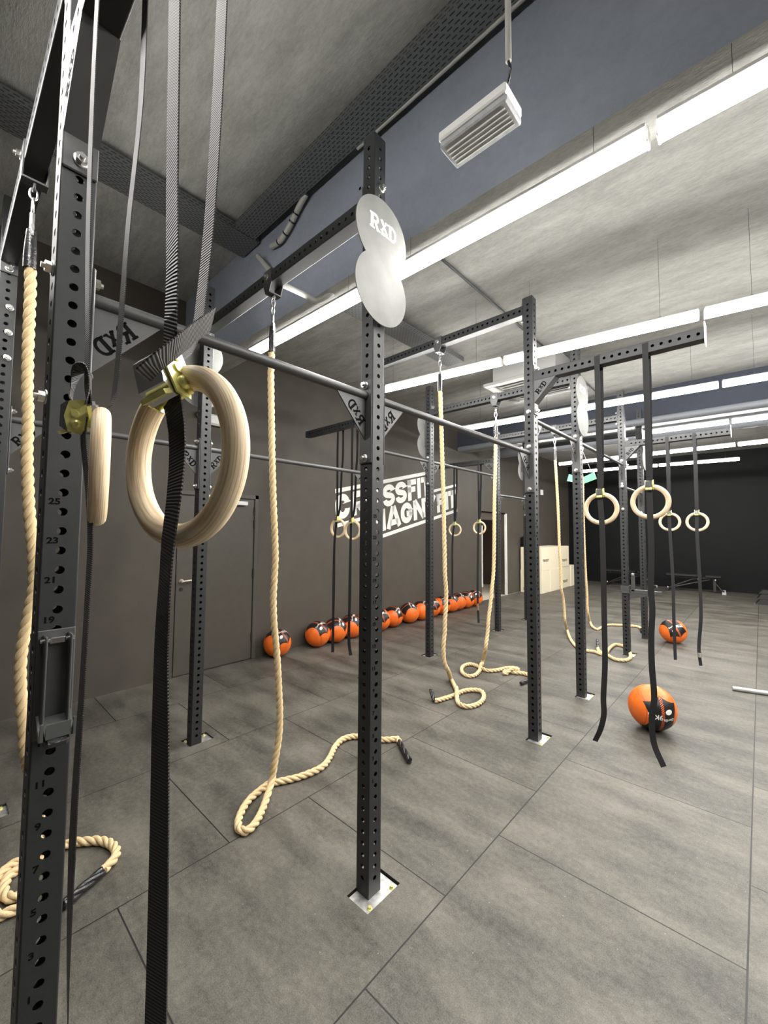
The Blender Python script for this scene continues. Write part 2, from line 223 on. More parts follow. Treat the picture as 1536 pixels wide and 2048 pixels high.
# ---------------------------------------------------------------- mesh helpers
class MB:
    def __init__(s): s.v=[];s.f=[];s.mi=[];s.uv={};s.sm=[]
    def add(s,vs,fs,mi=0,smooth=False):
        o=len(s.v); s.v+= [tuple(p) for p in vs]
        for f in fs: s.f.append(tuple(i+o for i in f)); s.mi.append(mi); s.sm.append(smooth)
        return o
    def box(s,c,d,mi=0,R=None,bev=0):
        hx,hy,hz=d[0]/2,d[1]/2,d[2]/2
        b=min(bev,hx*.9,hy*.9,hz*.9)
        if b<=0:
            vs=[V((sx*hx,sy*hy,sz*hz)) for sx in(-1,1) for sy in(-1,1) for sz in(-1,1)]
            fs=[(0,1,3,2),(4,6,7,5),(0,4,5,1),(2,3,7,6),(0,2,6,4),(1,5,7,3)]
        else:
            vs=[];idx={}
            for sx in(-1,1):
                for sy in(-1,1):
                    for sz in(-1,1):
                        for ax in range(3):
                            p=[sx*(hx-b),sy*(hy-b),sz*(hz-b)]; p[ax]=(sx*hx,sy*hy,sz*hz)[ax]
                            idx[(sx,sy,sz,ax)]=len(vs); vs.append(V(p))
            fs=[]
            for ax in range(3):
                a1,a2=[a for a in range(3) if a!=ax]
                for sg in(-1,1):
                    q=[]
                    for u,w in((-1,-1),(1,-1),(1,1),(-1,1)):
                        k=[0,0,0];k[ax]=sg;k[a1]=u;k[a2]=w; q.append(idx[(*k,ax)])
                    fs.append(tuple(q))
            for ax in range(3):
                a1,a2=[a for a in range(3) if a!=ax]
                for u in(-1,1):
                    for w in(-1,1):
                        k0=[0,0,0];k0[a1]=u;k0[a2]=w;k0[ax]=-1;k1=list(k0);k1[ax]=1
                        fs.append((idx[(*k0,a1)],idx[(*k1,a1)],idx[(*k1,a2)],idx[(*k0,a2)]))
            for sx in(-1,1):
                for sy in(-1,1):
                    for sz in(-1,1): fs.append(tuple(idx[(sx,sy,sz,a)] for a in range(3)))
        c=V(c); vs=[(R@p if R else p)+c for p in vs]
        s.add(vs,fs,mi); return s
    def tube(s,pts,r,n=12,mi=0,cap=True,smooth=True,up=None):
        pts=[V(p) for p in pts]; m=len(pts); rs=r if isinstance(r,(list,tuple)) else [r]*m
        T=[(pts[min(i+1,m-1)]-pts[max(i-1,0)]).normalized() for i in range(m)]
        a=V((0,0,1)) if abs(T[0].z)<.9 else V((1,0,0)); nrm=(a-T[0]*a.dot(T[0])).normalized()
        vs=[]
        for i in range(m):
            nrm=(nrm-T[i]*nrm.dot(T[i])).normalized(); bn=T[i].cross(nrm)
            for k in range(n):
                an=2*PI*k/n; vs.append(pts[i]+(nrm*math.cos(an)+bn*math.sin(an))*rs[i])
        fs=[(i*n+k,i*n+(k+1)%n,(i+1)*n+(k+1)%n,(i+1)*n+k) for i in range(m-1) for k in range(n)]
        s.add(vs,fs,mi,smooth)
        if cap: s.add([vs[k] for k in range(n)],[tuple(range(n))[::-1]],mi); s.add([vs[(m-1)*n+k] for k in range(n)],[tuple(range(n))],mi)
        return s
    def prism(s,poly,d,mi=0,smooth=False):
        # poly: list of 3D points (planar), d: extrusion vector
        n=len(poly); d=V(d); a=[V(p) for p in poly]; b=[p+d for p in a]
        s.add(a+b,[tuple(range(n))[::-1],tuple(range(n,2*n))]+[(i,(i+1)%n,n+(i+1)%n,n+i) for i in range(n)],mi,smooth); return s
    def lathe(s,prof,n=24,mi=0,c=(0,0,0),R=None,smooth=True):
        c=V(c); vs=[]
        for r,z in prof:
            for k in range(n):
                p=V((r*math.cos(2*PI*k/n),r*math.sin(2*PI*k/n),z)); vs.append((R@p if R else p)+c)
        fs=[(i*n+k,i*n+(k+1)%n,(i+1)*n+(k+1)%n,(i+1)*n+k) for i in range(len(prof)-1) for k in range(n)]
        s.add(vs,fs,mi,smooth)
        s.add([vs[k] for k in range(n)],[tuple(range(n))[::-1]],mi); s.add([vs[(len(prof)-1)*n+k] for k in range(n)],[tuple(range(n))],mi); return s
    def mesh(s,name,mats):
        me=bpy.data.meshes.new(name); me.from_pydata(s.v,[],s.f)
        for m in (mats if isinstance(mats,(list,tuple)) else [mats]): me.materials.append(M[m] if isinstance(m,str) else m)
        me.polygons.foreach_set('material_index',s.mi); me.polygons.foreach_set('use_smooth',s.sm)
        me.update(); return me
def link(o,parent=None):
    COL.objects.link(o)
    if parent is not None: o.parent=parent
    return o
def ob(name,me,parent=None,loc=None,R=None):
    if isinstance(me,tuple): me=me[0].mesh(name,me[1])
    o=bpy.data.objects.new(name,me)
    if loc is not None: o.location=loc
    if R is not None: o.rotation_mode='QUATERNION'; o.rotation_quaternion=R
    return link(o,parent)
def thing(name,label,cat,loc=(0,0,0),group=None,R=None):
    o=bpy.data.objects.new(name,None); o.empty_display_size=.1; o.location=loc
    if R is not None: o.rotation_mode='QUATERNION'; o.rotation_quaternion=R
    COL.objects.link(o); return tag(o,label,cat,group)
def tag(o,label,cat,group=None):
    o['label']=label; o['category']=cat
    if group: o['group']=group
    return o
def struct(name,mb,mats,label=None):
    o=ob(name,(mb,mats)); o['kind']='structure'
    if label: o['label']=label
    return o
def child(name,src,parent,loc=(0,0,0),R=None): return ob(name,src,parent,loc,R)
def copy_tree(o,parent=None):
    c=o.copy(); COL.objects.link(c); c.parent=parent
    for ch in list(o.children): copy_tree(ch,c)
    return c
def rot(ax,deg): return Quaternion(ax,math.radians(deg))
def spline(pts,step):
    pts=[V(p) for p in pts]; out=[]
    P=[2*pts[0]-pts[1]]+pts+[2*pts[-1]-pts[-2]]
    for i in range(1,len(P)-2):
        p0,p1,p2,p3=P[i-1],P[i],P[i+1],P[i+2]; L=(p2-p1).length; n=max(1,int(L/step))
        d0=max((p1-p0).length,1e-4)**.5; d1=max(L,1e-4)**.5; d2=max((p3-p2).length,1e-4)**.5
        m1=((p1-p0)/d0-(p2-p0)/(d0+d1)+(p2-p1)/d1)*d1; m2=((p2-p1)/d1-(p3-p1)/(d1+d2)+(p3-p2)/d2)*d1
        for k in range(n):
            t=k/n; out.append(p1*(2*t**3-3*t*t+1)+m1*(t**3-2*t*t+t)+p2*(-2*t**3+3*t*t)+m2*(t**3-t*t))
    out.append(pts[-1]); return out
def resample(pts,step):
    out=[pts[0]];acc=0
    for a,b in zip(pts,pts[1:]):
        L=(b-a).length
        while acc+L>=step:
            t=(step-acc)/L; a=a+(b-a)*t; L=(b-a).length; out.append(a.copy()); acc=0
            if L<1e-9: break
        acc+=L
    return out
# stroke lettering: each letter a list of polylines in a 1 x 1 cell
def arc(cx,cy,rx,ry,a0,a1,n=14): return [(cx+rx*math.cos(math.radians(a0+(a1-a0)*i/n)),cy+ry*math.sin(math.radians(a0+(a1-a0)*i/n))) for i in range(n+1)]
def ribbon(mb,pl,t,fn,th,mi=0,sx=1.0):
    # pl in cell coords; t stroke width; fn(u,v,w)->3D ; th thickness
    L=[];Rr=[];n=len(pl)
    for i in range(n):
        a=V(pl[max(i-1,0)]); b=V(pl[min(i+1,n-1)]); p=V(pl[i]); d=(b-a); d=V((d.x,d.y)).normalized(); q=V((-d.y,d.x))
        k=1.0
        if 0<i<n-1:
            e=V(pl[i])-V(pl[i-1]); e=V((e.x,e.y)).normalized(); c=abs(q.dot(V((-e.y,e.x)))); k=1/max(c,.5)
        L.append(p+q*t/2*k); Rr.append(p-q*t/2*k)
    vs=[fn(p.x,p.y,0) for p in L+Rr]+[fn(p.x,p.y,th) for p in L+Rr]
    fs=[]
    for i in range(n-1):
        fs+=[(i,i+1,n+i+1,n+i),(2*n+i,3*n+i,3*n+i+1,2*n+i+1),(i,2*n+i,2*n+i+1,i+1),(n+i,n+i+1,3*n+i+1,3*n+i)]
    fs+=[(0,n,3*n,2*n),(n-1,3*n-1,4*n-1,2*n-1)]
    mb.add(vs,fs,mi)
def block_letter(ch,w,h,t):
    x0,x1,y0,y1=t/2,w-t/2,t/2,h-t/2; c=w/2; r=min(c-t/2,h*.28)
    rr=(x1-x0)/2
    if ch=='I': return [[(w/2,0),(w/2,h)]]
    if ch=='T': return [[(0,h-t/2),(w,h-t/2)],[(c,0),(c,h)]]
    if ch=='F': return [[(x0,0),(x0,h)],[(0,h-t/2),(w,h-t/2)],[(0,h*.52),(w*.9,h*.52)]]
    if ch=='O': return [arc(c,h-t/2-rr,rr,rr,0,180)+arc(c,t/2+rr,rr,rr,180,360)+[(x1,h-t/2-rr)]]
    if ch=='C': return [[(x1,h*.62),(x1,h-t/2-rr)]+arc(c,h-t/2-rr,rr,rr,0,180)+arc(c,t/2+rr,rr,rr,180,360)+[(x1,h*.38)]]
    if ch=='G': return [[(x1,h*.66),(x1,h-t/2-rr)]+arc(c,h-t/2-rr,rr,rr,0,180)+arc(c,t/2+rr,rr,rr,180,360)+[(x1,h*.5)],[(c,h*.46),(w,h*.46)]]
    if ch=='S':
        ry=(h-t)/4
        return [[(x1,h*.68),(x1,h-t/2-ry)][1:]+arc(c,h-t/2-ry,rr,ry,0,230)+arc(c,t/2+ry,rr,ry,50,-180)]
    if ch=='R': 
        ry=h*.25-t*.1
        return [[(x0,0),(x0,h)],[(x0,h-t/2),(c,h-t/2)]+arc(x1-ry*.8,h-t/2-ry,ry*.8,ry,90,-90)+[(x0,h-t/2-2*ry)],[(c*.95,h*.45),(x1+t*.05,0)]]
    if ch=='A': return [[(x0*.7,0),(c-.02*w,h)],[(x1+x0*.3,0),(c+.02*w,h)],[(w*.2,h*.25),(w*.8,h*.25)]]
    if ch=='M': return [[(x0*.8,0),(x0*.8,h)],[(w-x0*.8,0),(w-x0*.8,h)],[(x0*.8,h),(c,h*.15)],[(w-x0*.8,h),(c,h*.15)]]
    if ch=='N': return [[(x0*.9,0),(x0*.9,h)],[(w-x0*.9,0),(w-x0*.9,h)],[(x0*.9,h*.98),(w-x0*.9,h*.02)]]
    if ch=='Y': return [[(x0*.7,h),(c,h*.42)],[(w-x0*.7,h),(c,h*.42)],[(c,0),(c,h*.5)]]
def rxd(mb,fn,th,h=1.0,mi=0):
    # slab-serif R X D about 2.45h wide, middle letter smaller; fn(u,v,w)
    t=.24*h; s=.13*h
    def rb(pl,tt): ribbon(mb,pl,tt,fn,th,mi)
    # R
    rb([(.2*h,0),(.2*h,h)],t); rb([(0,s/2),(.42*h,s/2)],s); rb([(0,h-s/2),(.5*h,h-s/2)],s)
    rb([(.3*h,h-s/2)]+arc(.5*h,.72*h,.2*h,.22*h,90,-90,10)+[(.3*h,.5*h)],s*1.4); rb([(.45*h,.5*h),(.74*h,0)],t*.9); rb([(.6*h,s/2),(.92*h,s/2)],s)
    # X
    a=.98*h; k=.74*h; b0=.22*h
    rb([(a+.06*h,b0+k),(a+.54*h,b0)],t*.8); rb([(a+.52*h,b0+k),(a+.08*h,b0)],s)
    for x in(a,a+.4*h): rb([(x-.03*h,b0+s*.4),(x+.24*h,b0+s*.4)],s*.8); rb([(x-.03*h,b0+k-s*.4),(x+.24*h,b0+k-s*.4)],s*.8)
    # D
    a=1.66*h
    rb([(a+.2*h,0),(a+.2*h,h)],t); rb([(a,s/2),(a+.3*h,s/2)],s); rb([(a,h-s/2),(a+.3*h,h-s/2)],s)
    rb([(a+.25*h,h-s/2)]+arc(a+.36*h,.5*h,.36*h,.5*h-s/2,90,-90,16)+[(a+.25*h,s/2)],s*1.35)
_tc={}
def text_mesh(txt,size,extr,mat,off=0.0):
    cu=bpy.data.curves.new('t','FONT'); cu.body=txt; cu.size=size; cu.extrude=extr; cu.offset=off; cu.align_x='CENTER'; cu.align_y='CENTER'; cu.resolution_u=3
    o=bpy.data.objects.new('t',cu); COL.objects.link(o); bpy.context.view_layer.update()
    me=bpy.data.meshes.new_from_object(o.evaluated_get(bpy.context.evaluated_depsgraph_get())); bpy.data.objects.remove(o); bpy.data.curves.remove(cu)
    me.materials.clear(); me.materials.append(M[mat]); return me
# ---------------------------------------------------------------- room shell
def wx(y): return -4.80-.0125*y          # left wall line
YF,YB,XR=14.95,-3.6,4.6
ZC=3.95
POSTY=dict(A=.217,C=1.395,D=3.26,E=4.405,F=6.29,G=7.44)
X1,X2=-1.375,-3.255
# floor with recesses for the post base plates
holes=[]
for y in POSTY.values():
    holes.append((-1.412,-1.281,y-.098,y+.112)); holes.append((-3.352,-3.209,y-.062,y+.132))
xs=sorted({-5.1,XR}|{h[0] for h in holes}|{h[1] for h in holes}); ys=sorted({YB,YF}|{h[2] for h in holes}|{h[3] for h in holes})
mb=MB()
for i in range(len(xs)-1):
    for j in range(len(ys)-1):
        cx,cy=(xs[i]+xs[i+1])/2,(ys[j]+ys[j+1])/2
        if any(h[0]<cx<h[1] and h[2]<cy<h[3] for h in holes): continue
        mb.add([(xs[i],ys[j],0),(xs[i+1],ys[j],0),(xs[i+1],ys[j+1],0),(xs[i],ys[j+1],0)],[(0,1,2,3)])
for a,b,c,d in holes:
    q=[(a,c),(b,c),(b,d),(a,d)]
    for k in range(4):
        p,r=q[k],q[(k+1)%4]; mb.add([(*p,0),(*p,-.024),(*r,-.024),(*r,0)],[(0,1,2,3)],1)
    mb.add([(x,y,-.024) for x,y in q],[(0,1,2,3)],1)
struct('floor',mb,['floor','seam'],'dark speckled rubber tile floor with tight joints')
# left wall with a door opening (corridor) between y 8.70 and 9.98
D2=(8.70,9.98,2.12)
mb=MB()
def wq(y0,y1,z0,z1,x=None):
    mb.add([(wx(y0),y0,z0),(wx(y1),y1,z0),(wx(y1),y1,z1),(wx(y0),y0,z1)],[(0,1,2,3)])
wq(YB,D2[0],0,4.3); wq(D2[1],YF+.1,0,4.3); wq(D2[0],D2[1],D2[2],4.3)
# reveal of the opening
for y in D2[:2]: mb.add([(wx(y),y,0),(wx(y)-.16,y,0),(wx(y)-.16,y,D2[2]),(wx(y),y,D2[2])],[(0,1,2,3)])
mb.add([(wx(D2[0]),D2[0],D2[2]),(wx(D2[1]),D2[1],D2[2]),(wx(D2[1])-.16,D2[1],D2[2]),(wx(D2[0])-.16,D2[0],D2[2])],[(0,1,2,3)])
struct('wall_left',mb,'wall_left','taupe painted wall with the white lettering')
mb=MB(); mb.add([(-5.1,YF,0),(XR,YF,0),(XR,YF,4.3),(-5.1,YF,4.3)],[(0,1,2,3)]); struct('wall_back',mb,'wall_far','black painted far wall')
mb=MB(); mb.add([(XR,YB,0),(XR,YF,0),(XR,YF,4.3),(XR,YB,4.3)],[(0,1,2,3)]); struct('wall_right',mb,'wall_other')
mb=MB(); mb.add([(-5.1,YB,0),(XR,YB,0),(XR,YB,4.3),(-5.1,YB,4.3)],[(0,1,2,3)]); struct('wall_front',mb,'wall_other')
ZN=4.25
mb=MB(); mb.add([(-5.2,1.9,ZC),(XR,1.9,ZC),(XR,YF,ZC),(-5.2,YF,ZC)],[(0,1,2,3)]); mb.add([(-5.2,YB,ZN),(XR,YB,ZN),(XR,1.9,ZN),(-5.2,1.9,ZN)],[(0,1,2,3)]); struct('ceiling',mb,'ceiling','rough grey concrete ceiling')
BEAMS=[(1.82,2.06,3.36),(7.65,8.0,3.40)]
for i,(a,b,z) in enumerate(BEAMS):
    zt=ZN if i==0 else ZC; mb=MB(); q=[(-5.2,a),(4.7,a),(4.7,b),(-5.2,b)]; mb.add([(*p,z) for p in q]+[(*p,zt) for p in q],[(0,1,5,4),(1,2,6,5),(2,3,7,6),(3,0,4,7),(4,5,6,7)]); mb.add([(*p,z) for p in q],[(3,2,1,0)],1); struct('trim_%d'%(i+1),mb,['beam_paint' if i==0 else 'beam_paint_dark','ceiling'],'blue grey downstand beam across the ceiling')
# corridor behind the opening
mb=MB()
y0,y1=D2[0]-.5,D2[1]+1.6; xa=wx(9)-.16; xb=xa-2.2
mb.add([(xa+.16,y0,.001),(xb,y0,.001),(xb,y1,.001),(xa+.16,y1,.001)],[(0,1,2,3)],1)
mb.add([(xb,y0,0),(xb,y1,0),(xb,y1,2.6),(xb,y0,2.6)],[(0,1,2,3)]); mb.add([(xa,y1,0),(xb,y1,0),(xb,y1,2.6),(xa,y1,2.6)],[(0,1,2,3)]); mb.add([(xa,y0,0),(xb,y0,0),(xb,y0,2.6),(xa,y0,2.6)],[(0,1,2,3)])
mb.add([(xa,y0,2.6),(xb,y0,2.6),(xb,y1,2.6),(xa,y1,2.6)],[(0,1,2,3)]); mb.add([(xa-.001,D2[1],0),(xa-.001,y1,0),(xa-.001,y1,2.6),(xa-.001,D2[1],2.6)],[(0,1,2,3)]); mb.add([(xa-.001,y0,0),(xa-.001,D2[0],0),(xa-.001,D2[0],2.6),(xa-.001,y0,2.6)],[(0,1,2,3)])
struct('wall_hall',mb,['hall_dark','hall_floor'],'dark corridor behind the opening')
mb=MB().box((xa-.6,D2[0]+.9,2.57),(.5,.12,.03)); o=ob('hall_fill_lamp',(mb,'hall_fill_lamp')); tag(o,'small warm fill lamp added unseen on the corridor ceiling beyond the opening','lamp')  # added warm emitter, out of view, put in to light the corridor floor
# opening trim: white jamb strips
mb=MB().box((wx(9.96)+.012,9.985,1.05),(.03,.05,2.10),0,None,.004).box((wx(9.96)+.012,9.915,1.05),(.02,.03,2.06)); struct('trim_3',mb,'white_paint','white door jamb of the corridor opening')
mb=MB().box((wx(8.70)+.012,8.705,1.05),(.02,.03,1.45)); struct('trim_4',mb,'white_paint','thin white strip on the left jamb of the opening')
mb=MB().box((wx(9.3)-.10,9.3,2.02),(.04,1.25,.20)); struct('trim_5',mb,'hall_dark','brown lintel panel above the corridor opening')
# door_1
dy0,dy1,dh=1.80,2.735,2.02
mb=MB()
fx=wx(2.2)
for yy,w in((dy0-.03,.05),(dy1+.03,.05)): mb.box((fx+.010,yy,1.035),(.035,w,2.07),0,None,.003)
mb.box((fx+.010,(dy0+dy1)/2,2.045),(.035,dy1-dy0+.11,.05),0,None,.003)
fr=struct('door_1',mb,'door','flush dark door in the taupe wall')
mb=MB().box((fx+.006,(dy0+dy1)/2,1.01),(.024,dy1-dy0-.012,2.0),0,None,.002); child('door_leaf',(mb,'door'),fr)
mb=MB().box((fx+.0195,dy0+.006,1.01),(.003,.006,2.0)).box((fx+.0195,dy1-.004,1.01),(.003,.006,2.0)).box((fx+.0195,(dy0+dy1)/2,2.016),(.003,dy1-dy0,.006)); child('door_gap',(mb,'seam'),fr)
mb=MB().lathe([(.026,0),(.026,.008),(.012,.010),(.012,.045)],20,0,(fx+.018,1.862,1.045),rot((0,1,0),90)).tube(spline([(fx+.06,1.862,1.045),(fx+.066,1.90,1.050),(fx+.062,1.95,1.052),(fx+.060,2.00,1.044)],.01),.0105,10); child('door_handle',(mb,'handle'),fr)
mb=MB().lathe([(.02,0),(.02,.006)],16,0,(fx+.018,1.862,.955),rot((0,1,0),90)); child('keyhole_plate',(mb,'seam'),fr)
for z in(1.86,1.70,1.08,.28): child('hinge',(MB().box((fx+.025,dy1,z),(.02,.022,.10),0,None,.004),'seam'),fr)
mb=MB().box((fx+.045,2.55,1.955),(.05,.14,.05),0,None,.006).box((fx+.03,2.22,2.02),(.02,.20,.03),0,None,.004); child('door_closer',(mb,'white_plastic'),fr)
# ---------------------------------------------------------------- perforated square tube
def perforated(length,off,sides=(0,1,2,3),r=.0105,hw=.04,cr=.004,skip=()):
    """square tube along local Z from 0..length; hole centres at off+.05k"""
    mb=MB(); fw=hw-cr
    angs=[]
    ca=math.atan2(.025,fw)
    corners=[ca,PI-ca,PI+ca,2*PI-ca]
    base=[-ca,ca,PI-ca,PI+ca,2*PI-ca]
    for a,b in zip(base[:-1],base[1:]):
        for k in range(4): angs.append(a+(b-a)*k/4)
    n=len(angs)
    n0=0
    while off-.025<-1e-6: off+=.05
    k=int((length-off-.025)/.05+1e-6)+1
    zlo=off-.025; zhi=zlo+.05*k
    nrms=[V((1,0,0)),V((0,1,0)),V((-1,0,0)),V((0,-1,0))]
    for si,nr in enumerate(nrms):
        tg=V((0,0,1)).cross(nr)
        P=lambda u,z,d=0: nr*(hw-d)+tg*u+V((0,0,z))
        if si not in sides:
            mb.add([P(-fw,0),P(fw,0),P(fw,length),P(-fw,length)],[(0,1,2,3)]); continue
        if zlo>1e-5: mb.add([P(-fw,0),P(fw,0),P(fw,zlo),P(-fw,zlo)],[(0,1,2,3)])
        if length-zhi>1e-5: mb.add([P(-fw,zhi),P(fw,zhi),P(fw,length),P(-fw,length)],[(0,1,2,3)])
        for c in range(k):
            zc=off+.05*c; vo=[];vi=[];vd=[]
            for a in angs:
                ca_,sa=math.cos(a),math.sin(a); t=min(fw/abs(ca_) if abs(ca_)>1e-9 else 9,.025/abs(sa) if abs(sa)>1e-9 else 9)
                vo.append(P(ca_*t,zc+sa*t)); vi.append(P(ca_*r,zc+sa*r)); vd.append(P(ca_*r,zc+sa*r,.004))
            fs=[(i,(i+1)%n,n+(i+1)%n,n+i) for i in range(n)]+[(n+i,n+(i+1)%n,2*n+(i+1)%n,2*n+i) for i in range(n)]
            mb.add(vo+vi+vd,fs)
    # rounded corners
    for q in range(4):
        a0=q*PI/2; sx,sy=[(1,1),(-1,1),(-1,-1),(1,-1)][q]; cx,cy=sx*fw,sy*fw; vs=[]
        for i in range(4):
            a=a0+PI/2*i/3; x,y=cx+cr*math.cos(a),cy+cr*math.sin(a); vs+=[(x,y,0),(x,y,length)]
        mb.add(vs,[(2*i,2*i+2,2*i+3,2*i+1) for i in range(3)],0,True)
    # plastic end caps
    for z in(0,length): mb.box((0,0,z+(.002 if z else -.002)),(.074,.074,.006))
    return mb
HT=3.585
post_mesh=perforated(HT,.011+.012).mesh('upright','steel_black')   # post foot stands .012 below the floor surface
# stamped numbers on the +X face
nb=[];
def join_meshes(name,parts,mats):
    mb=MB()
    for me,Mx in parts:
        vs=[Mx@v.co for v in me.vertices]; mb.add(vs,[tuple(p.vertices) for p in me.polygons])
    return mb.mesh(name,mats)
parts=[]
for k in range(1,26,2):
    me=text_mesh(str(k),.0215,.0003,'ink_pale',.0007)
    # text x -> +Y, text y -> +Z, normal -> +X
    Mx=Matrix(((0,0,1,.0402),(1.15,0,0,-.0175),(0,1,0,.012+.411+.05*k+.0255),(0,0,0,1)))
    parts.append((me,Mx))
num_mesh=join_meshes('hole_numbers',parts,'ink_pale')
rig=thing('training_rig','large black perforated steel training rig with twelve uprights bolted to the floor','training rig',(X1,POSTY['A'],0))
def rc(name,src,parent,world,R=None):
    """child placed by world position"""
    o=ob(name,src); o.parent=parent
    base=parent.matrix_world.translation if False else world_of(parent)
    o.location=V(world)-base
    if R is not None: o.rotation_mode='QUATERNION'; o.rotation_quaternion=R
    return o
def world_of(o):
    p=V((0,0,0))
    while o is not None: p=p+V(o.location); o=o.parent
    return p
# bolt mesh: hex head + washer along +Z
def bolt_mesh(name='bolt',s=1.0):
    mb=MB(); mb.lathe([(.0165*s,0),(.0165*s,.003*s),(.0125*s,.0031*s)],20); hx=[(.0125*s*math.cos(PI/3*k),.0125*s*math.sin(PI/3*k),.003*s) for k in range(6)]
    mb.prism(hx,(0,0,.012*s)); mb.lathe([(.0062*s,.015*s),(.0062*s,.022*s)],12)
    return mb.mesh(name,'zinc')
BOLT=bolt_mesh('bolt',1.15)
RX,RXn,RY,RYn=rot((0,1,0),90),rot((0,1,0),-90),rot((1,0,0),-90),rot((1,0,0),90)
plate1=MB().box((0,0,0),(.125,.20,.008),0,None,.001).mesh('base_plate','steel_raw')
anchor=MB(); anchor.lathe([(.011,0),(.011,.002),(.008,.0021)],14); anchor.prism([(.008*math.cos(PI/3*k),.008*math.sin(PI/3*k),.002) for k in range(6)],(0,0,.008)); ANCH=anchor.mesh('anchor_bolt','brass')
posts={}
for nm,y in POSTY.items():
    for row,x in((1,X1),(2,X2)):
        p=rc('upright',post_mesh,rig,(x,y,-.012)); posts[nm,row]=p
        if row==1: rc('number_lettering',num_mesh,p,(x,y,-.012))
        px=x+.028 if row==1 else x-.028
        py=y+.007 if row==1 else y+.035
        rc('base_plate',plate1,p,(px,py,-.016))
        sx=1 if row==1 else -1
        for dy in(-.075,.075): rc('anchor_bolt',ANCH,p,(px+sx*.045,py+dy*.95,-.012))
for zz in(3.16,2.911,2.761,2.611): rc('bolt',BOLT,posts['A',2],(X2+.04,POSTY['A']+.012,zz),RX)
# crossbeams along X
BZ=dict(A=3.211,C=3.235,D=3.475,E=3.211,F=3.205,G=3.211)
clen=(X1-.04)-(X2+.04)
cb_mesh=perforated(clen,.02,(1,3)).mesh('crossbeam','steel_black')
cplate=MB().box((0,0,0),(.008,.08,.20),0,None,.002).mesh('end_plate','steel_flat')
# rope hanging bracket
def bracket_mesh():
    mb=MB()
    for sy in(-1,1):
        mb.prism([(-.045,sy*.0445,.045),(.045,sy*.0445,.045),(.045,sy*.0445,-.05),(.022,sy*.0445,-.10),(-.022,sy*.0445,-.10),(-.045,sy*.0445,-.05)],(0,sy*-.005,0))
    mb.box((0,0,.0445),(.09,.089,.006)); mb.box((0,0,-.098),(.05,.089,.008))
    mb.tube(arc3((0,0,-.115),.016,'xz'),.005,8)
    return mb
def arc3(c,r,pl,n=16,sq=1.0):
    out=[]
    for i in range(n+1):
        a=2*PI*i/n; u,w=r*math.cos(a),r*sq*math.sin(a)
        out.append((c[0]+u,c[1],c[2]+w) if pl=='xz' else (c[0],c[1]+u,c[2]+w))
    return out
BRK=bracket_mesh().mesh('rope_bracket','steel_flat')
for nm,y in POSTY.items():
    c=rc('crossbeam',cb_mesh,rig,(X2+.04,y,BZ[nm]),RX)
    # children of a rotated crossbeam: use plain helper with inverse rotation
    def crc(name,me,world,R=None):
        o=ob(name,me); o.parent=c; q=RX.inverted(); o.location=q@(V(world)-world_of(c)); o.rotation_mode='QUATERNION'; o.rotation_quaternion=(q@R) if R is not None else q; return o
    for xx,sg in((X1-.04-.004,1),(X2+.04+.004,-1)):
        crc('end_plate',cplate,(xx,y,BZ[nm]))
        for dz in(-.075,.075): crc('bolt',BOLT,(xx-sg*.004,y,BZ[nm]+dz),RXn if sg>0 else RX)
    crc('rope_bracket',BRK,(-2.285,y,BZ[nm])); crc('bolt',BOLT,(-2.285,y-.0475,BZ[nm]+.0),RYn)
# bracket used by pull up bars and cantilevers: end plate with gusset
def gusset_mesh(sgn,flip):
    # bar leaves along +Y*sgn at z=0; triangular plate below the bar with cut letters
    mb=MB(); y0,y1=0,.185; zt=-.012; zb=-.215
    poly=[(-.003,y0,zt),(-.003,y1,zt),(-.003,y0,zb)]
    if sgn<0: poly=[(a,-b,c) for a,b,c in poly]
    mb.prism(poly,(.006,0,0),0)
    # letters parallel to the slanted edge
    d=V((0,y1-0,zt-zb)).normalized(); n=V((0,-d.z,d.y))   # along edge upward, inward normal
    o=V((0,0,zb))+d*.068+n*.012
    for side in(-1,1):
        def fn(u,v,w):
            p=o+d*((2.42*.051-u) if flip else u)+n*v; return V((side*(.0031+w*.0),p.y*sgn,p.z))+V((side*w,0,0))
        # read from the inner edge: text runs along the slanted edge
        rxd(mb,fn,.0004,.051,1)
    return mb
GUS={(s,row):gusset_mesh(s,(s>0)==(row==1)).mesh('gusset',['steel_flat','ink']) for s in(1,-1) for row in(1,2)}
eplate=MB().box((0,0,0),(.08,.008,.40),0,None,.003).mesh('end_plate','steel_flat')
BARS=[('A','C',2.262),('C','D',2.262),('D','E',2.552),('E','F',2.552),('F','G',2.240)]
for row,x in((1,X1),(2,X2)):
    for a,b,z in BARS:
        ya,yb=POSTY[a]+.04,POSTY[b]-.04; cy=(ya+yb)/2
        m=MB().tube([(0,ya-cy+.008,0),(0,yb-cy-.008,0)],.0195 if row==1 else .0195,20)
        bar=rc('pull_up_bar',(m,'steel_flat'),rig,(x,cy,z))
        for yy,sg in((ya,1),(yb,-1)):
            rc('end_plate',eplate,bar,(x,yy+sg*.004,z-.126)); rc('gusset',GUS[sg,row],bar,(x,yy+sg*.008,z))
            for dz in(.049,-.301):
                rc('bolt',BOLT,bar,(x,yy+sg*.008,z+dz),RY if sg>0 else RYn)
                other=[(p,q,zz) for p,q,zz in BARS if (sg>0 and q==a) or (sg<0 and p==b)]
                if not other or abs(other[0][2]-z)>.05: rc('bolt',BOLT,bar,(x,yy-sg*.08,z+dz),RYn if sg>0 else RY)
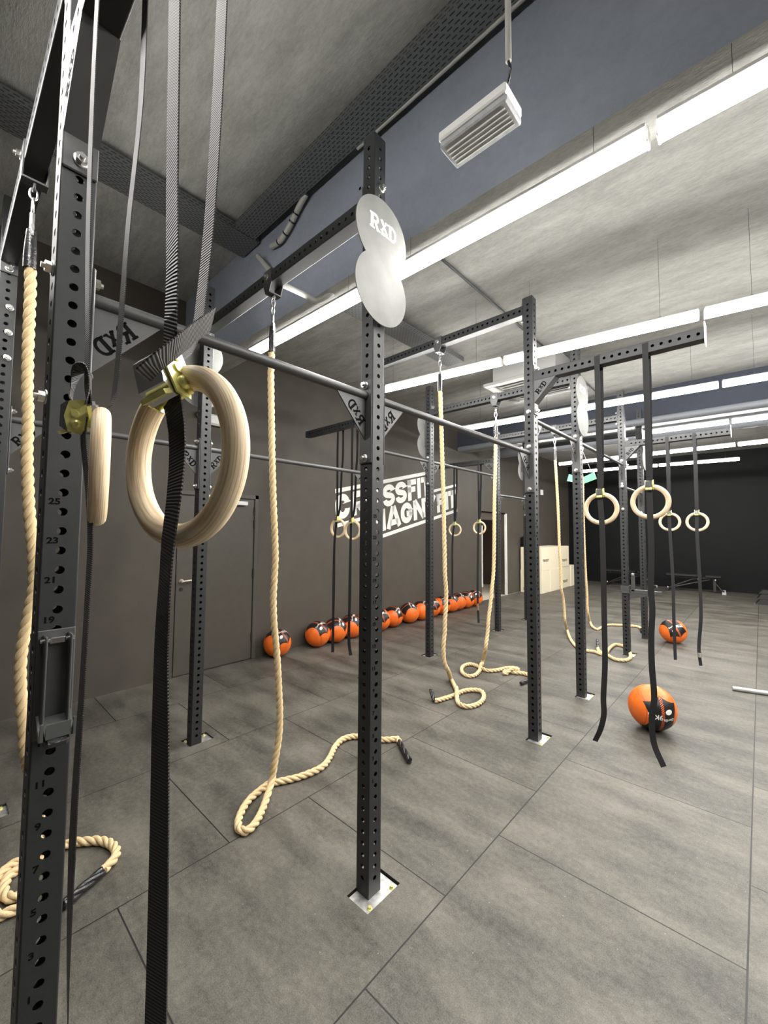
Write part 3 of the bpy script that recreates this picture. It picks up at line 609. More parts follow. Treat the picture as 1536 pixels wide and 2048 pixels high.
# cantilever ring beams
def cant(nm,row,z):
    x=X1 if row==1 else X2; sg=1 if row==1 else -1; y=POSTY[nm]; L=1.10
    m=perforated(L,.022,(1,3)); Rm=RX if sg>0 else RXn
    me=m.mesh('cantilever_beam','steel_black')
    xs0=x+sg*.048
    c=rc('cantilever_beam',me,rig,(xs0,y,z),Rm)
    def crc(name,me,world,R=None):
        o=ob(name,me); o.parent=c; q=Rm.inverted(); o.location=q@(V(world)-world_of(c)); o.rotation_mode='QUATERNION'; o.rotation_quaternion=(q@R) if R is not None else q; return o
    crc('end_plate',(MB().box((0,0,0),(.008,.08,.41),0,None,.003),'steel_flat'),(x+sg*.044,y,z-.11))
    crc('end_cap',(MB().box((0,0,0),(.006,.10,.14),0,None,.006),'white_plastic' if sg>0 else 'steel_flat'),(xs0+sg*(L+.005),y,z+.004))
    for dz in(.07,-.28): crc('bolt',BOLT,(x+sg*.048,y,z+dz),RX if sg>0 else RXn)
    # gusset with folded flange
    g=MB(); t=(.165,-.04); bt=(0,-.215)
    for sy in(-1,1):
        g.prism([(0,sy*.04,-.04),(sg*t[0],sy*.04,-.04),(0,sy*.04,bt[1])],(0,-sy*.005,0))
    A=V((sg*t[0],0,-.04)); B=V((0,0,bt[1])); d=(A-B).normalized(); n=V((-d.z*sg,0,d.x*sg))
    g.prism([B+V((0,-.04,0)),A+V((0,-.04,0)),A+V((sg*.006,-.04,-.001)),B+V((sg*.0,-.04,-.008))],(0,.08,0))
    nn=V((-d.z,0,d.x)) if sg>0 else V((d.z,0,-d.x))
    o=B+d*.062+nn*.012
    for sy in(-1,1):
        def fn(u,v,w):
            p=o+d*u+nn*v; return V((p.x,sy*(.0402+w),p.z))
        rxd(g,fn,.0004,.043,1)
    def fn2(u,v,w):
        p=B+d*(.055+u*1.0); q=V((sg*.004,0,-.006)); return p+q+V((0,-.03+v*1.15,0))
    crc('gusset',(g,['steel_flat','ink']),(xs0,y,z))
    return c
CZ=dict(A=2.89,D=2.89,F=2.825)
for nm in CZ:
    for row in(1,2): cant(nm,row,CZ[nm])
# wall ball target discs
def disc_mesh():
    R,zc=.176,.1355; a=math.acos(zc/R); pts=[]
    n=40
    a0=-PI/2+ (PI/2-math.asin(zc/R)) ; a1=3*PI/2-(PI/2-math.asin(zc/R))
    th=math.asin(zc/R)   # intersection angle
    for i in range(n+1):
        t=-th+(PI+2*th)*i/n; pts.append((R*math.cos(t),zc+R*math.sin(t)))
    for i in range(n+1):
        t=PI-th+(PI+2*th)*i/n; pts.append((R*math.cos(t),-zc+R*math.sin(t)))
    mb=MB(); m=len(pts); T=.005
    fr=[(T/2,y,z) for y,z in pts]; bk=[(-T/2,y,z) for y,z in pts]
    c=[(T/2,0,0),(-T/2,0,0)]
    mb.add(fr+bk+c,[(i,(i+1)%m,2*m) for i in range(m)]+[(m+(i+1)%m,m+i,2*m+1) for i in range(m)]+[(i,m+i,m+(i+1)%m,(i+1)%m) for i in range(m)],0)
    return mb
DISC=disc_mesh().mesh('target_disc','disc')
dl=MB()
def dfn(u,v,w): return V((.0026+w,-.088+u,.135+v))
rxd(dl,dfn,.0006,.076); 
gear=text_mesh('GEAR',.020,.0004,'white_paint',.0006)
DL=join_meshes('disc_lettering',[(dl.mesh('x','white_paint'),Matrix.Identity(4)),(gear,Matrix(((0,0,1,.003),(1,0,0,.012),(0,1,0,.141),(0,0,0,1))))],'white_paint')
for nm in('C','E','G'):
    for row in(1,2):
        x=X1+.065 if row==1 else X2-.065; y=POSTY[nm]-.008; z=2.912
        d=rc('target_disc',DISC,rig,(x,y,z))
        if row==1: rc('disc_lettering',DL,d,(x,y,z))
        sx=1 if row==1 else -1
        rc('disc_spacer',(MB().box((0,0,0),(.022,.06,.30)),'steel_flat'),d,(x-sx*.0135,y,z))
        rc('bolt',BOLT,d,(X1+.04 if row==1 else X2-.04,y+.02,z+.40),RX if row==1 else RXn)
# ---------------------------------------------------------------- climbing ropes
def make_rope(key,label):
    hang,floor_,end=ROPES[key]
    y=POSTY[key]; z0=BZ[key]-.43
    root=thing('climbing_rope',label,'climbing rope',(-2.285,y,0),'climbing ropes hanging from the rig')
    pts=[(-2.285,y,z0)]+[p for p in hang if p[2]<z0-.05]
    # spread into the floor part
    pts=pts+floor_+ (end[:1])
    P=resample(spline(pts,.02),.010)
    # lift where the rope crosses itself
    lift=[0]*len(P)
    S=4
    for i in range(0,len(P),S):
        if P[i].z>.05: continue
        for j in range(i+16,len(P),S):
            if P[j].z<.06 and (P[i].xy-P[j].xy).length<.034:
                for k in range(-9,10):
                    if 0<=i+k<len(P): lift[i+k]=max(lift[i+k],.036*math.cos(k/9*PI/2))
    for i,l in enumerate(lift): P[i]=P[i]+V((0,0,l))
    base=V((-2.285,y,0)); P=[p-base for p in P]
    m=MB(); T=[(P[min(i+1,len(P)-1)]-P[max(i-1,0)]).normalized() for i in range(len(P))]
    nrm=V((1,0,0)); fr=[]
    for t in T:
        nrm=(nrm-t*nrm.dot(t)).normalized(); fr.append((nrm.copy(),t.cross(nrm)))
    pitch=.135
    for s in range(3):
        pth=[]
        for i,p in enumerate(P):
            a=2*PI*(i*.010/pitch+s/3); pth.append(p+(fr[i][0]*math.cos(a)+fr[i][1]*math.sin(a))*.0108)
        m.tube(pth,.0112,9)
    child('twisted_strands',(m,'rope'),root)
    # black end sleeve
    e=[V(q)-base for q in end]; dirn=(e[1]-e[0]).normalized(); n=14; m=MB()
    pth=[e[0]+(e[1]-e[0])*i/n for i in range(n+1)]; 
    if key=='D': pth=[p+V((0,0,.05*(i/n)**1.2)) for i,p in enumerate(pth)]
    if key in('F',): pth=[p+V((0,0,.06*(i/n))) for i,p in enumerate(pth)]
    nr=V((0,0,1)); bn=dirn.cross(nr)
    for s in range(3): m.tube([p+(nr*math.cos(2*PI*(i/n*.9+s/3))+bn*math.sin(2*PI*(i/n*.9+s/3)))*.0095 for i,p in enumerate(pth)],.0122,9)
    child('end_sleeve',(m,'rubber_sleeve'),root)
    m=MB().tube([(0,0,z0-.05),(0,0,z0+.02),(0,0,z0+.12)],[.0225,.0225,.017],16); child('top_sleeve',(m,'rubber_sleeve'),root)
    # snap hook and links
    zb=BZ[key]-.118
    m=MB(); m.tube(arc3((0,0,zb-.028),.013,'yz',16,2.1),.0042,8); m.tube(arc3((0,0,zb-.082),.016,'xz',16,2.2),.0045,8)
    m.tube([(0,0,zb-.115),(0,0,zb-.19)],.009,10); m.tube(arc3((0,0,zb-.20),.016,'xz',16,1.8),.0055,8); m.box((.016,0,zb-.195),(.008,.012,.05))
    child('snap_hook',(m,'zinc'),root)
    return root
make_rope('A','climbing rope coiled on the floor by the leftmost upright, its black tip crossing a strap')
make_rope('C','climbing rope whose tail loops then snakes behind the tall centre upright to a black tip')
make_rope('D','climbing rope making a single round loop with a short black tip curled up')
make_rope('E','climbing rope with a small loop and a knotted tail ending beside an upright')
make_rope('F','climbing rope knotted into a wide loop around the foot of a far upright')
make_rope('G','farthest climbing rope, its straight tail lying toward the orange ball')
# ---------------------------------------------------------------- rings
def hoop():
    mb=MB(); n=64;k=16;R=.1035;r=.016;vs=[]
    for i in range(n):
        a=2*PI*i/n
        for j in range(k):
            b=2*PI*j/k; vs.append(((R+r*math.cos(b))*math.cos(a),r*math.sin(b),(R+r*math.cos(b))*math.sin(a)))
    mb.add(vs,[(i*k+j,i*k+(j+1)%k,((i+1)%n)*k+(j+1)%k,((i+1)%n)*k+j) for i in range(n) for j in range(k)],0,True); return mb.mesh('hoop','hoop')
HOOP=hoop()
def buckle_mesh():
    mb=MB()
    for sx in(-1,1): # side plates
        mb.prism([(sx*.021,-.016,.030),(sx*.021,.010,.036),(sx*.021,.016,.0),(sx*.021,.004,-.034),(sx*.021,-.018,-.030),(sx*.021,-.024,0)],(sx*.0025,0,0),0)
    mb.tube([(-.026,.004,-.022),(.026,.004,-.022)],.0055,10,0); mb.tube([(-.026,-.004,.022),(.026,-.004,.022)],.005,10,0)
    mb.lathe([(.009,0),(.009,.004),(.005,.007)],14,0,(.0235,-.004,-.014),RX); mb.lathe([(.009,0),(.009,.004),(.005,.007)],14,0,(-.0235,-.004,-.014),RXn)
    mb.lathe([(.0065,0),(.0065,.003)],14,0,(.0235,-.006,.006),RX)
    # steel cam lever body
    mb.prism([(-.0195,-.030,.020),(-.0195,-.020,.030),(-.0195,.0,.028),(-.0195,.004,-.02),(-.0195,-.016,-.034),(-.0195,-.032,-.02)],(.039,0,0),1)
    mb.box((0,-.026,-.030),(.036,.018,.006),0,rot((1,0,0),25).to_matrix())
    return mb.mesh('cam_buckle',['brass','chrome'])
BUCK=buckle_mesh()
def strap(mb,pts,wdir,w=.036,t=.0016,step=.02):
    """pts world; wdir: width direction (or list)"""
    P=spline(pts,step); n=len(P); W=wdir if isinstance(wdir,list) else [wdir,wdir]; vs=[];acc=0;uv=[]
    for i,p in enumerate(P):
        f=i/(n-1)*(len(W)-1); a=int(min(f,len(W)-2)); q=V(W[a]).lerp(V(W[a+1]),f-a)
        T=(P[min(i+1,n-1)]-P[max(i-1,0)]).normalized(); q=(q-T*q.dot(T)).normalized(); nn=T.cross(q)
        if i: acc+=(p-P[i-1]).length
        for sw,sn in((-1,-1),(1,-1),(1,1),(-1,1)): vs.append(p+q*sw*w/2+nn*sn*t/2); uv.append((sw,acc))
    o=len(mb.v)
    fs=[(i*4+k,i*4+(k+1)%4,(i+1)*4+(k+1)%4,(i+1)*4+k) for i in range(n-1) for k in range(4)]+[(0,1,2,3),((n-1)*4+3,(n-1)*4+2,(n-1)*4+1,(n-1)*4)]
    mb.add(vs,fs)
    for i,u in enumerate(uv): mb.uv[o+i]=u
def strap_mesh(mb,name,mat):
    me=mb.mesh(name,mat); ul=me.uv_layers.new(name='UVMap')
    for l in me.loops: ul.data[l.index].uv=mb.uv.get(l.vertex_index,(0,0))
    return me
def make_ring(label,c,theta,beam_y,beam_z,bx,loops,tail,tail_w,buck,buckR,near=False,group='gymnastic rings on straps',extra=None):
    root=thing('gymnastic_ring',label,'gymnastic ring',c,group)
    C=V(c); child('hoop',HOOP,root,(0,0,0),rot((0,0,1),theta))
    m=MB(); w=.036
    top=[(bx,beam_y-.043,beam_z-.02),(bx,beam_y-.044,beam_z+.025),(bx,beam_y-.03,beam_z+.0425),(bx,beam_y+.03,beam_z+.0425),(bx,beam_y+.044,beam_z+.025),(bx,beam_y+.043,beam_z-.02)]
    a,b=loops
    path=[V(p)-C for p in (list(reversed(a))+top+b)]
    strap(m,path,V((1,0,0)),w,.0018)
    strap(m,[V(p)-C for p in tail],tail_w,w,.0018)
    if extra:
        for pts,wd in extra: strap(m,[V(p)-C for p in pts],wd,w,.0018,.01)
    child('strap',strap_mesh(m,'strap','webbing' if near else 'webbing_plain'),root)
    bb=child('cam_buckle',BUCK,root,V(buck)-C,buckR)
    return root
bz=CZ['A']; yA=POSTY['A']
make_ring('big wooden ring hanging closest to the camera with a yellow buckle',(-.557,.212,1.711),12,yA,bz,-.56,
  ([(-.545,.174,2.5),(-.528,.174,2.22),(-.522,.176,2.03),(-.518,.178,1.93),(-.535,.184,1.87),(-.553,.190,1.835)],
   [(-.59,.261,2.5),(-.597,.261,2.30),(-.612,.261,2.10),(-.622,.258,1.99),(-.612,.245,1.90),(-.590,.220,1.852),(-.568,.200,1.83)]),
  [(-.556,.193,1.79),(-.545,.196,1.765),(-.534,.197,1.717),(-.524,.191,1.653),(-.531,.189,1.603),(-.546,.192,1.540),(-.566,.198,1.46),(-.568,.200,1.40),(-.572,.206,1.21),(-.574,.210,.99),(-.575,.21,.70),(-.56,.21,.40),(-.575,.21,.10)],
  [V((math.cos(math.radians(a)),math.sin(math.radians(a)),0)) for a in(11,-1,12,18,22,26,29,29,29)],(-.560,.192,1.806),rot((0,0,1),27)@rot((0,1,0),-20),True,
  extra=[(NEARLOOP,V((.9,-.33,.36)))])
make_ring('wooden ring seen edge-on against the leftmost upright',(-.985,.215,1.742),168,yA,bz,-.98,
  ([(-.98,.174,2.5),(-.98,.178,2.2),(-.985,.186,2.0),(-.99,.19,1.90),(-.995,.196,1.865)],
   [(-.98,.260,2.55),(-.98,.246,2.26),(-.98,.240,2.05),(-.975,.235,1.92),(-.965,.225,1.865),(-.972,.21,1.85)]),
  [(-1.00,.190,1.84),(-1.002,.19,1.80),(-.985,.198,1.70),(-.972,.203,1.60),(-.978,.204,1.478),(-.993,.205,1.283),(-1.008,.205,1.088),(-1.022,.208,.893),(-1.03,.212,.746),(-1.034,.217,.60),(-1.03,.217,.35),(-1.035,.217,.12)],
  [V((1,.05,0)),V((1,.0,0)),V((1,.1,0)),V((.95,-.25,0)),V((.8,.5,0))],(-1.012,.187,1.842),rot((0,0,1),-20)@rot((0,1,0),12),True,
  extra=[(([(-1.03,.184,1.862),(-1.052,.176,1.885),(-1.055,.178,1.915),(-1.025,.184,1.94),(-.985,.19,1.93),(-.975,.192,1.895),(-.985,.19,1.865)]),V((.95,-.3,.05)))])
def std_ring(label,c,beam,tailpts,theta,sep=.0,clip=False,grp='gymnastic rings on straps'):
    x,y,z=c; by,bz_=POSTY[beam],CZ[beam]
    zt=z+.1195
    rr_=make_ring(label,(x,by-.02,z),theta,by,bz_,x,
      ([(x,by-.043,bz_-.4),(x,by-.041,(bz_+zt)/2),(x,by-.036,zt+.10),(x,by-.03,zt+.02)],[(x,by+.042,bz_-.4),(x,by+.026,(bz_+zt)/2),(x,by+.004,zt+.12),(x,by-.026,zt+.02)]),
      [(x,by-.045,zt-.03)]+tailpts,[V((1,0,0)),V((1,.15,0)),V((.9,.5,0)),V((1,.1,0)),V((.8,.6,0))],(x,by-.032,zt-.006),rot((0,0,1),0),group=grp)
    if clip:
        p=V(tailpts[-2]).lerp(V(tailpts[-1]),.15); q=V(tailpts[-2]).lerp(V(tailpts[-1]),.45); child('strap_clip',(MB().tube([p,q],.021,10),'chrome'),rr_).location=-V((x,by-.02,z))
ty=POSTY['D']-.05
def tl(L,y): return [(a,y,b) for a,b in L]
std_ring('wooden ring on the left strap of the right-hand pair, its strap tail curling left',(-.853,0,1.791),'D',tl([(-.842,1.67),(-.84,1.317),(-.841,.966),(-.843,.688),(-.858,.444),(-.857,.342),(-.882,.231),(-.919,.14)],ty),0)
std_ring('wooden ring nearest the lone ball, larger of the right-hand pair, tail curling right',(-.547,0,1.827),'D',tl([(-.545,1.70),(-.544,1.50),(-.553,1.24),(-.548,1.11),(-.558,.93),(-.56,.75),(-.552,.528),(-.569,.396),(-.559,.24),(-.51,.117)],ty),0)
k=.8446; ty=POSTY['F']-.05
def kk(L): return [(a*k,1.615+(b-1.615)*k) for a,b in L]
std_ring('small far wooden ring on the right whose strap tail passes before the far ball',(-.853,0,1.761),'F',tl(kk([(-1.007,1.665),(-.989,.923),(-.993,.335),(-.99,-.24)]),ty),4)
std_ring('rightmost small far wooden ring against the black wall',(-.572,0,1.758),'F',tl(kk([(-.682,1.666),(-.671,1.02),(-.67,.453),(-.707,-.046),(-.692,-.26)]),ty),-3,.0,True)
ty=POSTY['D']-.05
std_ring('left of two small rings in front of the white wall lettering',(-3.755,0,1.650),'D',tl([(-3.779,1.51),(-3.785,.918),(-3.788,.187)],ty),10,.12)
std_ring('small ring beside the tall centre upright, overlapping its twin before the lettering',(-3.499,0,1.628),'D',tl([(-3.497,1.516),(-3.503,.833),(-3.502,.328),(-3.475,.216)],ty),12,.12)
ty=POSTY['F']-.05
std_ring('tiny far ring under the right end of the wall lettering',(-4.07,0,1.655),'F',tl(kk([(-4.853,1.498),(-4.87,.25)]),ty),20,.08)
std_ring('tiny far ring between the lettering and the corridor opening',(-3.575,0,1.690),'F',tl(kk([(-4.242,1.507),(-4.262,.25),(-4.243,-.2)]),ty),8,.03,True)
# ---------------------------------------------------------------- wall balls
def ball_mesh():
    mb=MB(); n=56;k=32;R=.175;vs=[(0,0,R)]
    for i in range(1,k):
        a=PI*i/k
        for j in range(n):
            b=2*PI*j/n; vs.append((R*math.sin(a)*math.cos(b),R*math.sin(a)*math.sin(b),R*math.cos(a)))
    vs.append((0,0,-R)); fs=[(0,1+j,1+(j+1)%n) for j in range(n)]
    for i in range(k-2): fs+=[(1+i*n+j,1+(i+1)*n+j,1+(i+1)*n+(j+1)%n,1+i*n+(j+1)%n) for j in range(n)]
    e=len(vs)-1; fs+=[(e,1+(k-2)*n+(j+1)%n,1+(k-2)*n+j) for j in range(n)]
    mb.add(vs,fs,0,True); return mb.mesh('wall_ball','ball')
BALL=ball_mesh()
def on_sphere(me,R=.1762):
    for v in me.vertices:
        x,y,z=v.co; d=V((x,y,math.sqrt(max(R*R-x*x-y*y,1e-4)))); v.co=d.normalized()*(R+z)
    return me
t1=text_mesh('9KG',.052,.0003,'white_plastic',.001); t1.transform(Matrix.Translation((.050,.052,0))@Matrix.Rotation(PI/2,4,'Z')); on_sphere(t1)
t2=text_mesh('Gorilla',.030,.0003,'white_plastic',.0006); t2.transform(Matrix.Translation((.030,-.045,0))@Matrix.Rotation(PI/2,4,'Z')); on_sphere(t2)

def ball(label,x,y,axis,spin,grp=None,scale=(1,1,1)):
    ax=V(axis).normalized(); q=V((0,0,1)).rotation_difference(ax)@rot((0,0,1),spin)
    r=thing('wall_ball',label,'ball',(x,y,.175*scale[2]),grp,None)
    b=child('ball_shell',BALL,r,(0,0,0),q); b.scale=scale
    for nm_,me_ in(('weight_lettering',t1),('script_lettering',t2)): l=child(nm_,me_,r,(0,0,0),q); l.scale=scale
    return r
ball('large orange ball on the open floor with its black panel facing the camera',-.715,4.06,(.55,-.78,-.36),125,None)
ball('orange ball further back on the open floor, laced black panel on top',-1.01,7.40,(.10,-.62,.68),-48,None,(1,1,.97))
G='orange balls lined up along the wall'
names=['next to the door gap, first of the long row','second in the row from the door, behind a hanging strap','third in the row from the door, behind the second strap','fourth in the row, half hidden by the tall centre upright',
 'fifth in the row, hidden mostly behind the tall centre upright','just right of the tall centre upright','second right of the tall centre upright','third right of the tall centre upright','left of the upright under the lettering','just right of the upright under the lettering','behind the hanging climbing rope','right of the climbing rope under the small ring','second from the corridor opening','nearest the corridor opening, last of the row']
ball('orange ball standing alone at the foot of the dark door frame behind a rope',-4.66,3.02,(.35,-.15,1),20,G)
by=[3.665,3.985,4.325,4.64,4.95,5.29,5.73,6.07,6.42,6.75,7.08,7.36,7.68,8.02]
for i,y in enumerate(by):
    ball('orange wall ball '+names[i],wx(y)+.19+.01*math.sin(i*2.1),y,(.30+.2*math.sin(i*1.7),-.25+.25*math.sin(i*2.9),1),20+70*math.sin(i*1.3)*.6,G)
# ---------------------------------------------------------------- plyo boxes
bw=[('end box of the bottom layer, side facing the camera',10.78,11.335,0,.60),('second bottom box from the corridor end',11.345,12.09,0,.60),('third bottom box with a dark printed word',12.10,13.00,0,.62),('low box at the far end of the stack',13.01,13.42,0,.62),
    ('top box nearest the corridor, word along its lower half',10.79,11.335,.603,1.215),('plain top box in the middle of the stack',11.345,12.09,.603,1.215),('top box at the far end with a dark printed word',12.10,12.85,.623,1.22)]
for i,(lb,a,b,z0,z1) in enumerate(bw):
    dx=(0,.012,-.008,.004,.006,-.004,.008)[i]
    r=thing('plyo_box','pale plywood plyo box, '+lb,'box',(-4.605+dx,(a+b)/2,z0),'stacked plywood boxes')
    child('box_shell',(MB().box((0,0,(z1-z0)/2),(.585,b-a,z1-z0),0,None,.004),'ply'),r)
    if i in(2,4,6):
        t=text_mesh('TRENOIT' ,.10,.0005,'ink',.001); t.transform(Matrix(((0,0,1,.294),(1,0,0,0),(0,1,0,(z1-z0)*(.30 if i!=4 else .42)),(0,0,0,1)))); child('box_lettering',t,r)
    if i==0: 
        t=text_mesh('R60',.05,.0005,'ink'); t.transform(Matrix(((0,-1,0,-.20),(0,0,-1,-(b-a)/2-.001),(1,0,0,.10),(0,0,0,1)))); child('box_lettering',t,r)
m=MB(); prof=[(.15,0)]
for i in range(5): prof+= [(.155,.01+i*.055),(.155,.045+i*.055),(.145,.05+i*.055)]
prof+=[(.12,.295),(.07,.315),(.01,.32)]
m.lathe(prof,28); o=ob('ribbed_roller',(m,'black_pad'),None,(-4.772,10.955,1.215)); tag(o,'black ribbed drum standing on the nearest plywood box','roller')
# ---------------------------------------------------------------- benches
def bench(label,x,y,s=1,rz=0):
    r=thing('weight_bench',label,'bench',(x,y,0),'black benches along the far wall',rot((0,0,1),rz))
    child('back_pad',(MB().box((-.22*s,0,.455),(.86,.29,.085),0,None,.025),'black_pad'),r)
    child('seat_pad',(MB().box((.43*s,0,.452),(.36,.29,.085),0,None,.025),'black_pad'),r)
    m=MB().box((0,0,.40),(1.15,.06,.05),0,None,.006).tube([(-.60*s,0,.06),(-.05*s,0,.34),(.1*s,0,.38)],.022,8).tube([(-.60*s,0,.06),(.35*s,0,.36)],.02,8).box((.45*s,0,.22),(.07,.07,.36),0,None,.006).tube([(.45*s,0,.30),(.62*s,0,.05)],.024,8)
    child('frame',(m,'black_steel'),r)
    for xx in(-.60*s,.62*s): child('foot',(MB().box((xx,0,.035),(.07,.52,.06),0,None,.008),'black_steel'),r)
    for xx,zz in((-.5*s,.42),(.1*s,.36),(.47*s,.36),(-.6*s,.09)): child('bolt',BOLT,r,(xx,-.045,zz),RYn)
    for yy in(-.26,.26): child('foot_cap',(MB().box((.64*s,yy,.04),(.09,.02,.07),0,None,.004),'grey_bar'),r)
bench('black bench at the foot of the black wall, right-hand one',-1.42,14.2,1,4)
bench('black bench seen between two uprights, left-hand one',-3.02,14.25,1,-5)
# step stack with dumbbell at the right frame edge
for i,(z,h,lb) in enumerate(((0,.115,'bottom black step platform of the stack at the right edge'),(.125,.115,'middle black step platform of the stack at the right edge'),(.25,.085,'top black step platform carrying a dumbbell'))):
    m=MB(); w0,w1=.50,.42; 
    m.prism([(-w0,-.2,0),(w0,-.2,0),(w1,-.2,h),(-w1,-.2,h)],(0,.40,0)); m.box((0,0,h+.003),(w1*2,.36,.008),1)
    o=ob('step_platform',(m,['black_steel','black_pad']),None,(.36+i*.03,12.95,z)); tag(o,lb,'step platform','stacked step platforms')
r=thing('dumbbell','black round dumbbell resting on the stacked step platforms','dumbbell',(.22,12.92,.425))
for sx in(-1,1): child('head',(MB().lathe([(.055,0),(.07,.012),(.07,.06),(.055,.072)],20,0,(sx*.07-.036,0,0),RX),'black_pad'),r)
child('grip',(MB().tube([(-.05,0,0),(.05,0,0)],.015,12),'chrome'),r)
# grey bar on the floor
m=MB().tube([(0,0,0),(1.9,.50,0)],.022,16); o=ob('grey_tube',(m,'grey_bar'),None,(-.27,5.60,.022)); tag(o,'pale grey tube lying on the floor at the right edge','tube')
# ---------------------------------------------------------------- wall lettering
LOGO=MB()
S=.2285
def lfn_make(u0,vb):
    def fn(u,v,w):
        V_=vb+v; yy=u0+u-.085*(V_-1.37); zz=V_+S*(yy-4.12); return V((wx(yy)+.002+w,yy,zz))
    return fn
r1=[('C',4.175,4.475),('R',4.515,4.84),('O',4.875,5.225),('S',5.265,5.58),('S',5.60,5.92),('F',5.955,6.215),('I',6.245,6.355),('T',6.375,6.68)]
r2=[('M',4.915,5.29),('A',5.33,5.71),('G',5.72,6.06),('N',6.10,6.46),('Y',6.45,6.84),('F',6.87,7.14),('I',7.18,7.29),('T',7.30,7.59)]
for row,vb,vt in((r1,1.775,2.170),(r2,1.372,1.757)):
    for ch,a,b in row:
        fn=lfn_make(a,vb); h=vt-vb; w=b-a; t=.105 if ch!='S' else .10
        for pl in block_letter(ch,w,h,t): ribbon(LOGO,pl,t,fn,.001)
def lbar(a,b,v0,v1):
    fn=lfn_make(0,0); n=8
    ribbon(LOGO,[(a+(b-a)*i/n,(v0+v1)/2) for i in range(n+1)],v1-v0,fn,.001)
lbar(4.19,6.70,2.202,2.268); lbar(4.20,4.90,1.662,1.722); lbar(4.93,7.617,1.256,1.320); lbar(6.74,7.63,1.816,1.870)
o=ob('wall_lettering',(LOGO,'white_paint')); tag(o,'big white painted gym name in two slanted lines on the taupe wall','lettering')
# ---------------------------------------------------------------- lights
zL=3.25
ROWS=[(0,-.03,-.03),(1,1.885,1.912),(2,3.36,3.78),(3,5.54,5.72),(4,7.62,7.70),(5,9.90,9.78),(6,11.48,11.72)]
segs=[(-3.50,-1.785),(-1.765,-.288),(-.262,1.27),(1.295,2.83),(2.855,4.39)]
ordn=['in the row before the rig, nearest the viewer','in the nearest bright row','in the second bright row','in the third bright row','in the fourth bright row','in the fifth bright row','in the farthest row by the black wall']
segn=['left tube','middle tube','right tube','fourth tube from the left','last tube toward the right wall']
diff=None
for k,ya,yb in ROWS:
    sl=(yb-ya)/3.2
    for si,(a,b) in enumerate(segs):
        if (k==6 and si>1) or (k==0 and si>1) or (si==4 and k not in(1,2,3)): continue
        if k==2 and si==0: a=-3.30
        yc=lambda x: ya+sl*(x+3.47)
        sc,zr=(.951,3.17) if k==1 else (1,zL); pa,pb=V((a*sc,yc(a)*sc,zr)),V((b*sc,yc(b)*sc,zr)); mid=(pa+pb)/2; L=(pb-pa).length; an=math.degrees(math.atan2(pb.y-pa.y,pb.x-pa.x))
        r=thing('tube_light','long glowing LED tube fixture, %s %s'%(segn[si],ordn[k]),'light',mid,'tube lights in rows under the ceiling',rot((0,0,1),an))
        # diffuser: half round facing down
        m=MB(); n=16; vs=[]
        for xx in(-L/2+.012,L/2-.012):
            for i in range(n+1):
                t=PI*.72+PI*1.56*i/n; vs.append((xx,.036*math.cos(t),.036*math.sin(t)))
        m.add(vs,[(i,i+1,n+1+i+1,n+1+i) for i in range(n)]+[tuple(range(n+1)),tuple(range(n+1,2*n+2))[::-1]],0)
        child('diffuser',(m,'tube_dim' if k==0 else 'tube'),r)
        m=MB().box((0,0,.029),(L-.01,.084,.020),0,None,.003)
        for sx in(-1,1): m.box((sx*(L/2-.006),0,.002),(.012,.064,.066),0,None,.006)
        child('housing',(m,'white_plastic'),r)
        for sx in(-.50,.50):
            m=MB().tube([(0,0,.034),(0,0,(ZN if k==0 else 3.355 if k==1 else 3.40 if k==4 else ZC)-zr)],.0012,5); m.tube([(x_,y_,z_+.05) for x_,y_,z_ in arc3((0,0,0),.010,'xz',10,1.6)],.0014,5)
            child('hanging_wire',(m,'galv'),r,(sx,0,0))
# cable trays
def uvbox(name,x0,x1,y0,y1,z,along):
    me=MB(); h=.06; t=.003
    me.box(((x0+x1)/2,(y0+y1)/2,z),(x1-x0,y1-y0,t))
    if along=='x':
        for y in(y0,y1): me.box(((x0+x1)/2,y,z+h/2),(x1-x0,t,h))
    else:
        for x in(x0,x1): me.box((x,(y0+y1)/2,z+h/2),(t,y1-y0,h))
    m=me.mesh(name,'tray'); ul=m.uv_layers.new(name='UVMap')
    for l in m.loops:
        c=m.vertices[l.vertex_index].co; ul.data[l.index].uv=(c.x,c.y+c.z) if along=='x' else (c.y,c.x+c.z)
    return m
o=ob('cable_tray',uvbox('t',-3.18,4.3,1.573,1.75,4.15,'x')); tag(o,'slotted cable tray running beside the blue beam','cable tray','slotted cable trays under the ceiling')
o=ob('cable_tray',uvbox('t',-3.48,-3.19,-3.2,1.80,4.15,'y')); tag(o,'slotted cable tray crossing the top left toward the beam','cable tray','slotted cable trays under the ceiling')
o=ob('cable_tray',uvbox('t',-3.0,-2.75,1.82,4.45,3.80,'y')); tag(o,'short slotted cable tray end beyond the round target plates','cable tray','slotted cable trays under the ceiling')
